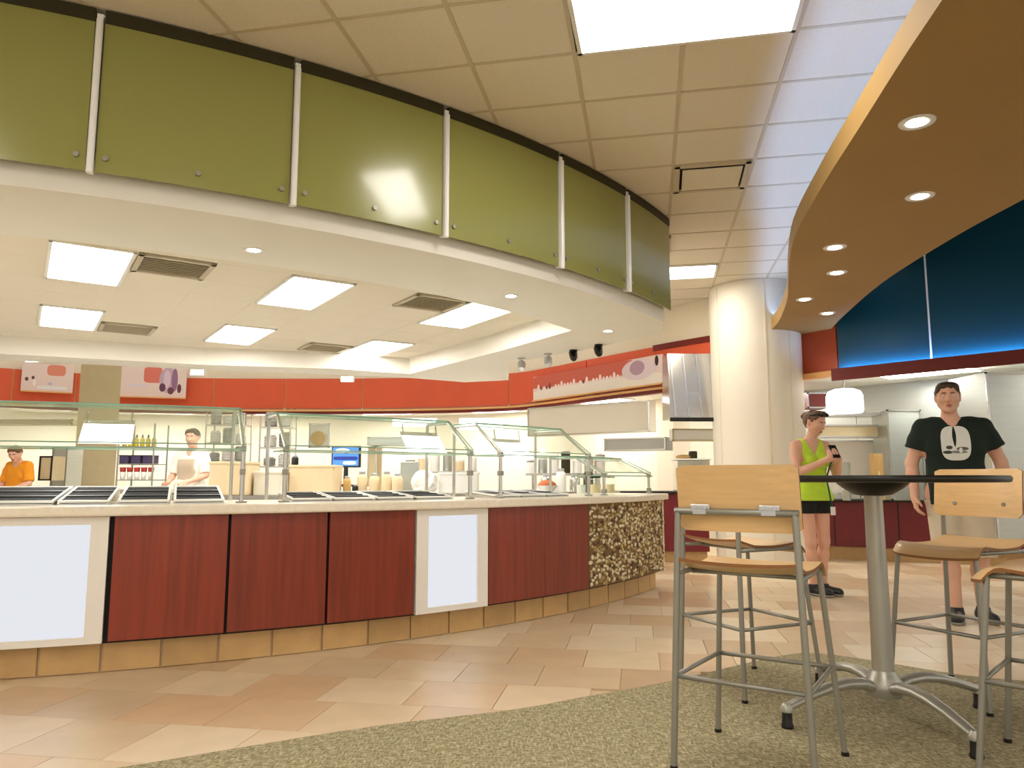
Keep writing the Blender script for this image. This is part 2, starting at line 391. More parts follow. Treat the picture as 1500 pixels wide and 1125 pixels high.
def vent(x, y, z, w, rz, label, group, col='vent'):
    t = thing('ceiling_vent', label, 'vent', (x, y, z), rz, group)
    f = MB(); f.box((0, 0, .022), (w-.03, w-.03, .012)); f.build('backing', MT['vent'], t)
    f = MB()
    for sg in (-1, 1): f.box((sg*(w/2-.02), 0, .004), (.04, w, .02)); f.box((0, sg*(w/2-.02), .004), (w, .04, .02))
    f.build('frame', MT[col], t)
    k = 9; m = MB(); m.box((0, 0, 0), (w-.08, (w-.08)/k*.86, .006), m=Matrix.Rotation(R(25), 3, 'X')); sl = m.build('slat', MT[col], t)
    for q in range(k):
        yy = -(w-.08)/2+(q+.5)*(w-.08)/k
        if q == 0: sl.location = (0, yy, .006)
        else: inst(sl, t, (0, yy, .006))
    return t
TL = [(0, 0, 'servery ceiling light with a grey vent at its right, largest of those under the island'), (0, 4, 'servery ceiling light at far left above the first red sign'), (3, 0, 'servery ceiling light between the two nearer grey vents'),
      (3, 4, 'servery ceiling light above the white wall lamp by the pepper sign'), (6, 0, 'servery ceiling light beside the pale diagonal tray edge'), (6, 4, 'servery ceiling light deepest in the tray, by its far corner'),
      (-3, 0, 'servery ceiling light out at the left end of the tray, nearer row'), (-3, 4, 'servery ceiling light out at the left end of the tray, farther row')]
for i, j, lb in TL:
    p = tcell(i, j, .5, 1.0); troffer(p[0], p[1], ZT-.012, du-.01, dv*2-.01, TU, MT['litray'], lb, 'troffer lights in the servery ceiling tray')
for i, j, lb in ((1, 0, 'grey square air vent right of the largest servery light'), (5, 0, 'grey square air vent left of the light by the pale tray edge'), (1, 5, 'grey square air vent at far left behind the tray lights'), (5, 5, 'grey square air vent left of the deepest tray light')):
    p = tcell(i, j); vent(p[0], p[1], ZT-.012, .55, TU, lb, 'air vents in the servery ceiling tray')
# olive glass band: one thing, panels, fins and bolts
band = thing('glass_band', 'curved olive green glass band hung round the servery ceiling edge', 'glass screen', (*garc(GR, -62), ZS+.11))
bounds = [-93.8, -86.0, -78.1]
for p in ((-2.578, 3.552), (-2.173, 3.745), (-1.275, 4.204), (-.441, 4.743), (.301, 5.516), (.938, 6.184), (1.456, 6.945)):
    if p[0] > -2.5: bounds.append(math.degrees(math.atan2(p[1]-GC.y, p[0]-GC.x)))
bounds[2] = 2*bounds[3]-bounds[4]; bounds[1] = 2*bounds[2]-bounds[3]; bounds[0] = 2*bounds[1]-bounds[2]
bounds[-1] = TH_END
ZG0, ZG1 = 2.605, 3.415
for k in range(len(bounds)-1):
    a0, a1 = bounds[k]+.16, bounds[k+1]-.16
    if k == len(bounds)-2: a1 = bounds[k+1]
    m = MB(); m.ribbon(lineup(GR+.03, a0, a1, 8), lineup(GR+.042, a0, a1, 8), ZG0, ZG1); m.build('glass_panel', MT['green'], band, world=True, smooth=True, auto=40)
    m = MB(); m.ribbon(lineup(GR-.02, a0, a1, 8), lineup(GR+.05, a0, a1, 8), ZG1, ZC-.005); m.build('top_channel', MT['greencap'], band, world=True)
    for fr in (.045, .5, .955):
        m = MB(); aa = a0+(a1-a0)*fr; x, y = garc(GR+.045, aa); x0, y0 = garc(GR-.02, aa)
        m.tube([(x0, y0, ZG0+.075), (x, y, ZG0+.075)], .012, 8); x2, y2 = garc(GR+.055, aa); m.tube([(x, y, ZG0+.075), (x2, y2, ZG0+.075)], .014, 10)
        m.build('standoff_bolt', MT['grey'], band, world=True)
for a in bounds[:-1]:
    m = MB(); x, y = garc(GR+.03, a); m.box((x, y, (ZG0+ZC)/2-.02), (.05, .030, ZC-ZG0-.03), rz=R(a)); x, y = garc(GR+.06, a); m.tube([(x, y, ZG0-.015), (x, y, ZC-.07)], .017, 10); m.build('aluminium_fin', MT['fin'], band, world=True)

# ---- upper tiled ceiling
O = Vector((-.344, 3.670)); ea = Vector((.602, -.120)); eb = Vector((.102, .567))
def cell(a, c): q = O+ea*a+eb*c; return (q.x, q.y)
soff_left = smooth_line([(1.30, -.6), (1.36, .6), (1.47, 1.6), (1.63, 2.67), (1.692, 3.096), (1.793, 3.708), (1.939, 4.595), (2.134, 5.556), (2.441, 6.517), (2.72, 7.30), (2.90, 7.9), (3.1, 8.7), (3.25, 9.7)], 5)
soff_right = smooth_line([(3.75, -.6), (3.62, .6), (3.50, 1.6), (3.40, 2.67), (3.37, 3.096), (3.34, 3.9), (3.325, 4.737), (3.32, 5.428), (3.38, 6.4), (3.47, 7.1), (3.62, 7.9), (3.80, 8.75), (4.05, 9.7)], 5)
ceil = thing('ceiling', None, None, (0, 0, ZC), kind='structure')
cells_used = {}
for (a, c) in ((1, 0), (1, 9)): cells_used[(a, c)] = 1; cells_used[(a+1, c)] = 1
cells_used[(2, 4)] = 1; cells_used[(1, 7)] = 1
def soffx(y): return np.interp(y, [p[1] for p in soff_left], [p[0] for p in soff_left])
m = MB(); q = .012/.6; v = [ea*q+eb*q, ea*(1-q)+eb*q, ea*(1-q)+eb*(1-q), ea*q+eb*(1-q)]; m.prism([(p.x, p.y) for p in v], .004, .022); ct = m.build('ceiling_tile', MT['ceil'], ceil); first = True; near = MB()
for a in range(-12, 10):
    for c in range(-11, 13):
        cc = [cell(a+i, c+j) for i in (0, 1) for j in (0, 1)]
        if (a, c) in cells_used: continue
        if all(inside(p, isl_out) for p in cc): continue
        if min(p[0]-soffx(p[1]) for p in cc) > .75: continue
        if cell(a, c)[1] > 10.6 or cell(a, c)[0] < -8: continue
        x, y = cell(a, c)
        if c < -1 or x < -3.4-(y-3)*.2 : near.prism([(x+p.x, y+p.y) for p in v], .004, .022); continue
        if first: ct.location = (x, y, 0); first = False
        else: inst(ct, ceil, (x, y, 0))
near.build('outer_ceiling_tile', MT['ceil'], ceil, kind='stuff')
m = MB(); m.prism([(-9, -4), (1.9, -4), (1.9, 3), (2.6, 6.2), (3.4, 8.2), (3.6, 11), (-9, 11)], .03, .06); m.build('ceiling_deck', MT['dark'], ceil)
for a in range(-12, 10):
    m = MB(); p0 = Vector(cell(a, -11)); p1 = Vector(cell(a, 12)); d = (p1-p0); mid = (p0+p1)/2
    seg = [t for t in np.linspace(0, 1, 60) if (p0+d*t).x < soffx((p0+d*t).y)+.5 and (p0+d*t).y < 10.9]
    if len(seg) < 2: continue
    s0, s1 = p0+d*seg[0], p0+d*seg[-1]; mm = (s0+s1)/2; m.box((mm.x, mm.y, .004), (.024, (s1-s0).length, .010), rz=math.atan2(-d.x, d.y)); m.build('grid_bar', MT['grid'], ceil)
for c in range(-11, 13):
    m = MB(); p0 = Vector(cell(-12, c)); p1 = Vector(cell(10, c)); d = (p1-p0)
    seg = [t for t in np.linspace(0, 1, 120) if (p0+d*t).x < soffx((p0+d*t).y)+.45 and (p0+d*t).y < 10.9 and (p0+d*t).x > -8.5]
    if len(seg) < 2: continue
    s0, s1 = p0+d*seg[0], p0+d*seg[-1]; mm = (s0+s1)/2; m.box((mm.x, mm.y, .0042), ((s1-s0).length, .024, .009), rz=math.atan2(d.y, d.x)); m.build('grid_bar', MT['grid'], ceil)
rc = math.atan2(ea.y, ea.x)
for a, c, lb in ((1, 0, 'large ceiling light over the aisle, cut by the top of the photo'), (1, 9, 'ceiling light far off between the green glass and the column')):
    p = O+ea*(a+1)+eb*(c+.5); troffer(p.x, p.y, ZC-.012, 1.19, .575, rc, MT['lit'], lb, None if c else None)
for k, (a, c) in enumerate(((1, -6), (-4, -6), (-8, -3), (1, -10), (-4, -10))):
    p = O+ea*(a+1)+eb*(c+.5); troffer(p.x, p.y, ZC-.012, 1.19, .575, rc, MT['lit'], ('first', 'second', 'third', 'fourth', 'fifth')[k]+' seating area ceiling light, behind the viewer and out of frame', 'ceiling lights behind the viewer')
# lay-in air diffuser with a dropped plate
p = O+ea*2.5+eb*4.5; t = thing('air_diffuser', 'square air diffuser with dropped beige plate in the aisle ceiling', 'vent', (p.x, p.y, ZC-.012), rc)
m = MB()
for sg in (-1, 1): m.box((sg*.275, 0, .008), (.05, .575, .02)); m.box((0, sg*.265, .008), (.58, .045, .02))
m.build('frame', MT['grid'], t); m = MB(); m.box((0, 0, .028), (.53, .52, .01)); m.build('duct_opening', MT['dark'], t); m = MB(); m.box((0, -.02, -.012), (.46, .42, .012), bev=.004); m.build('plate', MT['ceil'], t)
p = O+ea*1.6+eb*7.5; vent(p.x, p.y, ZC-.014, .56, rc, 'dark square vent in the aisle ceiling peeping past the green glass end', None)

# ---- brown curved soffit on the right with cove light
sof = thing('ceiling_soffit', None, None, (0, 0, 2.85), kind='structure')
m = MB(); m.ribbon(soff_left, soff_right, 2.85, 2.90); m.build('soffit_underside', MT['brown'], sof, world=True)
m = MB(); m.ribbon(soff_left, offset_line(soff_left, -.03), 2.90, 3.0); m.build('fascia_lip', MT['brown'], sof, world=True)
m = MB(); m.ribbon(offset_line(soff_right, .12), offset_line(soff_right, .05), 2.90, 4.3); m.build('light_baffle', MT['navy'], sof, world=True)  # unseen upstand, added to keep cove light off the teal panels
cv = offset_line(soff_left, -.06); cv2 = offset_line(soff_left, -.09)
m = MB(); m.ribbon(cv, cv2, 2.905, 2.93); m.build('cove_light', MT['cove'], label='cool white strip light lying on the brown soffit behind its lip', cat='strip light')
for k, (x, y, lb) in enumerate(((2.06, 3.66, 'recessed downlight nearest the top of the brown soffit'), (2.62, 4.68, 'recessed downlight in the brown soffit, above the man in the dark tee'), (2.53, 5.76, 'left downlight of the middle pair in the brown soffit'),
                               (2.86, 6.50, 'second downlight of the middle pair in the brown soffit, just below the first'), (2.96, 7.50, 'recessed downlight close to the pale column'), (3.46, 8.15, 'recessed downlight deepest in the brown soffit near the teal panel'))):
    t = thing('downlight', lb, 'downlight', (x, y, 2.85), 0, 'downlights in the brown soffit')
    m = MB(); m.lathe([(.058, -.004), (.085, -.006), (.088, 0), (.06, .001)], n=20); m.build('trim_ring', MT['ltube'], t, smooth=True)
    m = MB(); m.lathe([(.0, -.010), (.04, -.009), (.058, -.002), (.058, .0)], n=20); m.build('lens', MT['spot'], t, smooth=True)
for x, y, lb in ((-1.65, 4.70, 'small round downlight in the white servery ceiling rim, by the glass'), (-.01, 5.93, 'small round downlight in the servery rim before the pale tray edge'), (.95, 7.38, 'small round downlight near the right tip of the servery ceiling')):
    t = thing('downlight', lb, 'downlight', (x, y, ZS), 0, 'downlights in the servery ceiling rim')
    m = MB(); m.lathe([(.042, -.003), (.062, -.005), (.064, 0), (.05, .0)], n=18); m.build('trim_ring', MT['ltube'], t, smooth=True)
    m = MB(); m.lathe([(0, -.006), (.042, -.003), (.042, 0)], n=18); m.build('lens', MT['spot'], t, smooth=True)

# ---- column
col = thing('column', None, None, (3.13, 9.62, 0), kind='structure')
m = MB(); m.lathe([(.56, 0), (.56, ZC)], n=48); m.build('column_shaft', MT['cream'], col, smooth=True, auto=50)
for an in (-95, -62, 20, 110, 200):
    m = MB(); m.box((.562*math.cos(R(an)), .562*math.sin(R(an)), ZC/2), (.008, .018, ZC-.02), rz=R(an)); m.build('joint_strip', MT['header'], col)

# ---- curved red bulkhead and kitchen shell behind
bh = [(-9.6, 12.3), (-8.7, 13.1), (-7.7, 13.75), (-6.6, 14.2), (-5.7, 14.36), (-4.35, 14.42), (-2.86, 14.38), (-1.41, 14.18), (-.06, 13.7), (.62, 12.95), (1.2, 12.1), (1.75, 11.32), (2.26, 10.62), (2.69, 10.1)]
bhs = smooth_line(bh, 5)
def at_px(px, line):
    k = (px-750)/1110
    best = min(range(len(line)), key=lambda i: abs(line[i][0]/line[i][1]*1-k)); return best
ZB0, ZB1 = 2.30, 2.95
wb = thing('wall_back', None, None, (0, 0, 0), kind='structure')
cuts = [0]+[at_px(p, bhs) for p in (20, 104, 310, 415, 530, 745, 865)]+[len(bhs)-1]
cuts = sorted(set(cuts))
for i0, i1 in zip(cuts[:-1], cuts[1:]):
    A = bhs[i0:i1+1]
    if len(A) < 2: continue
    A = [tuple(Vector(A[0])+(Vector(A[1])-Vector(A[0])).normalized()*.012)]+A[1:-1]+[tuple(Vector(A[-1])+(Vector(A[-2])-Vector(A[-1])).normalized()*.012)]
    m = MB(); m.ribbon(A, offset_line(A, .05), ZB0+.05, ZB1); m.build('red_panel', MT['red'], wb)
m = MB(); m.ribbon(offset_line(bhs, .02), offset_line(bhs, .08), ZB0+.05, ZB1); m.build('panel_joint', MT['paletrim'], wb)
m = MB(); m.ribbon(offset_line(bhs, -.03), offset_line(bhs, .10), ZB0+.02, ZB0+.055); m.build('pale_trim', MT['paletrim'], wb)
m = MB(); m.ribbon(offset_line(bhs, -.01), offset_line(bhs, .10), ZB0-.03, ZB0+.02); m.build('dark_trim', MT['redtrim'], wb)
m = MB(); m.ribbon(offset_line(bhs, .03), offset_line(bhs, .10), ZB1, 3.6); m.build('header', MT['header'], wb)
m = MB(); m.ribbon(offset_line(bhs[-8:], -.02), offset_line(bhs[-8:], .03), ZB1-.06, ZB1+.02); m.build('dark_top_trim', MT['redtrim'], wb)
kb = smooth_line([(-11.5, 13.6), (-9.6, 14.6), (-7.0, 15.6), (-4.2, 15.9), (-1.5, 15.6), (.4, 14.7), (1.6, 13.4), (2.6, 12.2), (3.5, 12.4)], 4)
kw = thing('wall_kitchen', None, None, (0, 0, 0), kind='structure')
m = MB(); m.ribbon(kb, offset_line(kb, .1), 0, 2.6); m.build('plaster', MT['cream'], kw)
m = MB(); m.prism(bhs[2:]+[(3.6, 12.6), (1.8, 13.5), (.4, 14.8), (-1.5, 15.7), (-4.2, 16), (-7, 15.7), (-9.6, 14.7)], 2.34, 2.38); m.build('kitchen_ceiling', MT['white'], kw)
for k, px in enumerate((60, 230, 400, 560, 700, 850)):  # fixtures added to brighten the kitchen, hidden by the red bulkhead
    i = at_px(px, bhs); x, y = offset_line(bhs, .55)[i]; x2, y2 = bhs[min(i+1, len(bhs)-1)]; x1, y1 = bhs[i-1]
    troffer(x, y, 2.325, 1.0, .45, math.atan2(y2-y1, x2-x1), MT['litk'], ('first', 'second', 'third', 'fourth', 'fifth', 'sixth')[k]+' kitchen ceiling light from the left, added behind the red bulkhead', 'kitchen lights added behind the bulkhead')
# tan pier in front of the red bulkhead
m = MB(); m.box((-6.62, 12.1, 1.5), (.57, .4, 3.0), rz=.50); m.build('pillar', MT['tan'], kind='structure')
# sienna return bulkhead and teal panels
bl0 = Vector((3.93, 8.99)); bl1 = Vector((6.6, 6.18)); bd = (bl1-bl0).normalized(); bn = Vector((bd.y, -bd.x))
if bn.y > 0: bn = -bn
wr = thing('wall_right', None, None, (0, 0, 0), kind='structure')
def seg(p0, p1, th, z0, z1, name, mat, par):
    p0 = Vector(p0); p1 = Vector(p1); d = (p1-p0); mid = (p0+p1)/2; n_ = Vector((-d.y, d.x)).normalized()
    m = MB(); m.box((mid.x, mid.y, (z0+z1)/2), (d.length, th, z1-z0), rz=math.atan2(d.y, d.x)); return m.build(name, mat, par)
sm_ = bl0+bd*1.02
seg(bl0, sm_-bd*.004, .05, 2.34, 4.3, 'teal_panel', MT['blue'], wr); seg(sm_+bd*.004, sm_+bd*1.5, .05, 2.34, 4.3, 'teal_panel', MT['blue'], wr); seg(sm_+bd*1.508, bl1, .05, 2.34, 4.3, 'teal_panel', MT['blue'], wr)
o_ = bn*-.03; seg(bl0+o_, bl1+o_, .02, 2.34, 4.3, 'panel_joint', MT['steelwall'], wr)
for q in (sm_, sm_+bd*1.504): seg(q+bn*.026-bd*.009, q+bn*.026+bd*.009, .012, 2.345, 4.3, 'joint_strip', MT['fin'], wr)
o_ = bn*.05; seg(bl0+o_, bl1+o_, .16, 2.27, 2.31, 'dark_trim', MT['redtrim'], wr); o_ = bn*.12; seg(bl0+o_-bd*.05, bl1+o_, .03, 2.20, 2.345, 'dark_trim', MT['redtrim'], wr)
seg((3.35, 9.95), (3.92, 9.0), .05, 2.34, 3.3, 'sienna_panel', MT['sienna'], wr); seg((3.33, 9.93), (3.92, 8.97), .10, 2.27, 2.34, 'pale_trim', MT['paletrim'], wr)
o_ = bn*.07; p0 = bl0+o_; p1 = bl1+o_
m = MB(); d = p1-p0; mid = (p0+p1)/2; m.box((mid.x, mid.y, 2.318), (d.length-.05, .03, .012), rz=math.atan2(d.y, d.x)); m.build('cove_light', MT['covebl'], label='blue strip light along the foot of the teal panels', cat='strip light')
m = MB(); m.prism([(2.2, -1), (8.5, -1), (8.5, 6), (4.2, 10.5), (3.3, 10.2)], 4.3, 4.35); m.build('ceiling_void', MT['navy'], kind='structure')
# right kitchen: stainless back wall, ceiling
rw0 = Vector((3.1, 12.75)); rw1 = Vector((8.6, 6.95)); rd = (rw1-rw0).normalized(); rn = Vector((rd.y, -rd.x)); rn = -rn if rn.y > 0 else rn
ln = (rw1-rw0).length; k = 6
for q in range(k): seg(rw0+rd*(ln*q/k+.004), rw0+rd*(ln*(q+1)/k-.004), .05, 0, 2.6, 'steel_panel', MT['steelwall'], wr)
o_ = rn*-.04; seg(rw0+o_, rw1+o_, .02, 0, 2.6, 'panel_joint', MT['grey'], wr)
q0 = bl0-bn*.03; q1 = bl1-bn*.03
m = MB(); m.prism([tuple(q0), tuple(q1), tuple(rw1), tuple(rw0), (3.3, 10.2)], 2.36, 2.40); m.build('kitchen_ceiling', MT['white'], wr)
for k, s_ in enumerate((1.2, 2.9, 4.3)):  # lamps added to light the right kitchen, none in view
    p = rw0+rd*s_*1.35+rn*.85; troffer(p.x, p.y, 2.345, 1.1, .45, math.atan2(rd.y, rd.x), MT['litk'], ('first', 'second', 'third')[k]+' kitchen ceiling light from the left, added behind the teal bulkhead', 'kitchen lights added behind the bulkhead')
# outer walls that close the hall
m = MB(); m.box((-10.6, 6, 1.8), (.1, 19, 3.6)); m.build('wall_left', MT['cream'], kind='structure')

# ================================================================== SERVING COUNTER
PC = Vector((-4.707, 10.741)); PR = 6.972
def parc(r, d): return (PC.x+r*math.cos(R(d)), PC.y+r*math.sin(R(d)))
def pline(r, a, bb, n=10): return [parc(r, a+(bb-a)*k/n) for k in range(n+1)]
def pth(x, y): return math.degrees(math.atan2(y-PC.y, x-PC.x))
PB = [pth(*p) for p in ((-2.199, 4.209), (-1.634, 4.461), (-1.127, 4.745), (-.646, 5.095), (-.187, 5.472), (.241, 5.844), (.63, 6.233))]; PEND = -27.2
ctr = thing('serving_counter', 'curved serving counter faced with cherry veneer, lit white panels and pebble mosaic', 'counter', (*parc(PR-.3, -52), 0))
m = MB(); m.ribbon(pline(PR-.70, -100, PEND-.3, 40), pline(PR-.035, -100, PEND-.3, 40), .16, .845); m.build('carcass', MT['gap'], ctr, world=True)
m = MB(); m.ribbon(pline(PR-.64, -100, PEND-.6, 40), pline(PR-.09, -100, PEND-.6, 40), 0, .17); m.build('plinth', MT['grout'], ctr, world=True)
def panel(a0, a1, name, mat, z0=.175, z1=.842, g=.05, th=.022, r=PR):
    m = MB(); m.ribbon(pline(r-th, a0+g, a1-g, 6), pline(r, a0+g, a1-g, 6), z0, z1); return m.build(name, mat, ctr, world=True, smooth=True, auto=40)
def lit_panel(a0, a1):
    f = MB(); g = .06; bw = .095/PR*180/math.pi
    f.ribbon(pline(PR-.03, a0+g, a0+bw, 3), pline(PR+.006, a0+g, a0+bw, 3), .168, .842); f.ribbon(pline(PR-.03, a1-bw, a1-g, 3), pline(PR+.006, a1-bw, a1-g, 3), .168, .842)
    for z0, z1 in ((.168, .205), (.80, .842)): f.ribbon(pline(PR-.03, a0+bw, a1-bw, 5), pline(PR+.006, a0+bw, a1-bw, 5), z0, z1)
    fo = f.build('panel_frame', MT['frame'], ctr, world=True)
    d = MB(); d.ribbon(pline(PR-.028, a0+bw, a1-bw, 5), pline(PR-.012, a0+bw, a1-bw, 5), .205, .80); d.build('lit_diffuser', MT['glow'], fo, world=True)
LP = PB[0]-6.6
lit_panel(LP, PB[0]); lit_panel(PB[3], PB[4])
for a0, a1 in ((LP-12.4, LP-6.2), (LP-6.2, LP), (PB[0]+.1, PB[1]), (PB[1], PB[2]), (PB[2], PB[3])): panel(a0, a1, 'veneer_panel', MT['cherry'], g=.07)
panel(PB[4]+.03, PB[5], 'veneer_panel', MT['cherry'], g=.012); panel(PB[5], PB[6], 'veneer_panel', MT['cherry'], g=.012)
mos = panel(PB[6]+.05, PEND, 'mosaic_backing', MT['mgrout'], th=.03, r=PR-.004)
m = MB(); arc = R(PEND-PB[6])*PR
pts = []; rr = random.Random(3)
for k in range(7000):
    s_ = rr.uniform(.02, arc-.02); z = rr.uniform(.192, .83); q = rr.uniform(.012, .025)
    if all((s_-a)**2+(z-c)**2 > (q+e)**2*.70 for a, c, e in pts[-1400:]): pts.append((s_, z, q))
for s_, z, q in pts:
    an = PB[6]+.05+math.degrees(s_/PR); ce = Vector((*parc(PR-.006, an), z)); t = Vector((-math.sin(R(an)), math.cos(R(an)), 0)); nn = Vector((math.cos(R(an)), math.sin(R(an)), 0)); w = rr.uniform(.7, 1.5); ph = rr.uniform(0, 3)
    ring = []
    for kk in range(6):
        c_, s2 = math.cos(ph+kk*math.pi/3)*q*w, math.sin(ph+kk*math.pi/3)*q/w; ring.append(ce+t*c_+Vector((0, 0, s2)))
    top = [ce+(p-ce)*.6+nn*.010 for p in ring]; m.add(ring+top, [(i, (i+1) % 6, 6+(i+1) % 6, 6+i) for i in range(6)]+[(6, 7, 8, 9, 10, 11)])
m.build('pebble', MT['pebble'], ctr, world=True, kind='stuff')
m = MB(); m.ribbon([parc(PR-.70, PEND-.3), parc(PR-.002, PEND-.3)], [parc(PR-.70, PEND), parc(PR-.002, PEND)], .16, .845); m.build('end_panel', MT['stone'], ctr, world=True)
a = -99.; 
while a < PEND-1.2:
    w = .30/(PR-.07)*180/math.pi; a2 = min(a+w, PEND-.6)
    m = MB(); m.ribbon(pline(PR-.09, a+.06, a2-.06, 3), pline(PR-.075, a+.06, a2-.06, 3), .004, .166); m.build('tile', MT['toetile'], ctr, world=True); a = a2
m = MB(); m.ribbon(pline(PR-.74, -100, PEND+.25, 44), pline(PR+.045, -100, PEND+.25, 44), .845, .905)
top = m.build('countertop', MT['stone'], label='pale stone worktop curving along the serving counter', cat='worktop', bevel=.012)

# ---- black food pans, tilted up at the back
def pan(a0, a1, mat, label, group, rise=.075, r0=PR-.07, r1=PR-.52, ridge=3):
    am = (a0+a1)/2; t = thing('food_pan', label, 'food pan', (*parc((r0+r1)/2, am), .905), R(am+90), group)
    def P(r, a, z): return (*parc(r, a), z)
    def zt(r): return .925+rise*(r0-r)/(r0-r1)
    def slab(mb, ra, rb, aa, ab, th, up=0.):
        q = [P(ra, aa, zt(ra)+up), P(ra, ab, zt(ra)+up), P(rb, ab, zt(rb)+up), P(rb, aa, zt(rb)+up)]
        lo = [(x, y, z-th) for x, y, z in q]; mb.add(q+lo, [(0, 1, 2, 3), (7, 6, 5, 4), (0, 4, 5, 1), (1, 5, 6, 2), (2, 6, 7, 3), (3, 7, 4, 0)])
    m = MB(); q = [P(r0, a0, .906), P(r0, a1, .906), P(r1, a1, .906), P(r1, a0, .906), P(r0, a0, zt(r0)-.012), P(r0, a1, zt(r0)-.012), P(r1, a1, zt(r1)-.012), P(r1, a0, zt(r1)-.012)]
    m.add(q, [(3, 2, 1, 0), (4, 5, 6, 7), (0, 1, 5, 4), (1, 2, 6, 5), (2, 3, 7, 6), (3, 0, 4, 7)]); m.build('well_body', MT['steel'], t, world=True)
    w = (a1-a0); e = .013/PR*180/math.pi; er = .014
    m = MB(); slab(m, r0, r0-er, a0, a1, .012, .004); slab(m, r1+er, r1, a0, a1, .012, .004); slab(m, r0-er, r1+er, a0, a0+e, .012, .004); slab(m, r0-er, r1+er, a1-e, a1, .012, .004); m.build('steel_rim', MT['ltube'], t, world=True)
    m = MB(); slab(m, r0-er, r1+er, a0+e, a1-e, .010, -.002); m.build('pan_tray', mat, t, world=True)
    for k in range(1, ridge):
        rr_ = r0+(r1-r0)*k/ridge; m = MB(); slab(m, rr_+.008, rr_-.008, a0+e, a1-e, .006, .004); m.build('divider', MT['black'], t, world=True)
    return t
def lerp_b(x, xs, ys): return float(np.interp(x, xs, ys))
PX = [0, 155, 330, 480, 607, 711, 797, 866, 974]; PA_ = [-73.0]+PB+[PEND]
A = lambda px: lerp_b(px, PX, PA_)
a0 = A(0)-3.4
for k, (p, q, lb) in enumerate(((None, 60, 'black food pan at the far left end of the counter'), (66, 148, 'second black food pan from the left, over the big lit panel'), (160, 237, 'third black food pan, in front of the wire rack'), (243, 322, 'fourth black food pan, beside the tan box and glass posts'))):
    pan((A(p)+.0 if p else a0), A(q), MT['blackpan'], lb, 'black food pans at the first station')
for (p, q, lb) in ((428, 492, 'first black food pan right of the paired glass posts'), (496, 556, 'black food pan under the blue screen'), (560, 615, 'black food pan before the white paper bag'), (619, 672, 'last black food pan before the right lit panel')):
    pan(A(p), A(q), MT['blackpan'], lb, 'black food pans at the middle station', rise=.035, ridge=4, r0=PR-.12)
for (p, q, lb) in ((742, 782, 'slate food pan left of the pair above the veneer'), (785, 822, 'slate food pan in the middle of the third station'), (825, 860, 'slate food pan before the pebble mosaic')):
    pan(A(p), A(q), MT['bluepan'], lb, 'slate food pans at the right station', rise=.03, ridge=2, r0=PR-.16)

# ---- glass sneeze guards
def guard(a0, a1, label, h1=1.25, h2=1.49, posts=True, n=8, off=.10):
    am = (a0+a1)/2; t = thing('sneeze_guard', label, 'sneeze guard', (*parc(PR-.35, am), .905), 0, 'glass sneeze guards on the counter')
    f, k, rb = PR-off, PR-.40, PR-.68
    def sheet(rA, zA, rB, zB, name):
        m = MB(); L = []
        for i in range(n+1):
            aa = a0+(a1-a0)*i/n; L.append(((*parc(rA, aa), zA), (*parc(rB, aa), zB)))
        d = Vector((zB-zA, 0)); th = .009
        nrm = Vector((zB-zA, rA-rB)).normalized()  # (radial out, up)
        vs = []
        for i in range(n+1):
            aa = R(a0+(a1-a0)*i/n); rad = Vector((math.cos(aa), math.sin(aa), 0)); o = rad*nrm.x*th+Vector((0, 0, nrm.y*th))
            A_, B_ = Vector(L[i][0]), Vector(L[i][1]); vs += [A_, B_, B_+o, A_+o]
        fs = []; mi = []
        for i in range(n):
            p = i*4; q = p+4
            fs += [(p, p+1, q+1, q), (p+3, q+3, q+2, p+2), (p, q, q+3, p+3), (p+1, p+2, q+2, q+1)]; mi += [0, 0, 1, 1]
        fs += [(0, 3, 2, 1), (n*4, n*4+1, n*4+2, n*4+3)]; mi += [1, 1]
        m.add(vs, fs, mi); m.build(name, [MT['glass'], MT['glassedge']], t, world=True)
    sheet(f, h1, k, h2, 'front_glass'); sheet(k, h2+.004, rb, h2+.004, 'top_shelf_glass'); sheet(f+.02, h1-.03, k-.05, h1-.028, 'lower_shelf_glass')
    for aa in (a0+.1, a1-.1):
        m = MB(); m.tube([(*parc(f-.02, aa), .906), (*parc(f-.02, aa), h1-.01)], .014, 10); m.tube([(*parc(f-.02, aa), h1-.012), (*parc(k, aa), h2-.008)], .011, 8); m.tube([(*parc(k, aa), h2-.008), (*parc(rb, aa), h2-.008)], .011, 8); m.build('post', MT['steel'], t, world=True)
        m = MB(); m.lathe([(.034, 0), (.034, .008), (.016, .012)], (*parc(f-.02, aa), .906), 14); m.build('base_flange', MT['grey'], t, world=True)
        m = MB(); m.tube([(*parc(rb, aa), .906), (*parc(rb, aa), h2)], .012, 8); m.build('post', MT['steel'], t, world=True)
        for zz in (h1-.16, h1-.02): 
            m = MB(); m.box((*parc(f-.02, aa), zz), (.04, .03, .035), rz=R(aa)); m.build('glass_clamp', MT['grey'], t, world=True)
    return t
guard(A(0)-7, A(352), 'long glass sneeze guard over the first four black pans')
guard(A(412), A(700), 'glass sneeze guard of the middle station, from the paired posts to the lit panel', h2=1.47)
guard(A(742), A(880), 'glass sneeze guard of the third station over the slate pans', h2=1.47)
guard(A(896), PEND-.6, 'short low glass guard above the pebble mosaic end', h1=1.10, h2=1.24, n=5)
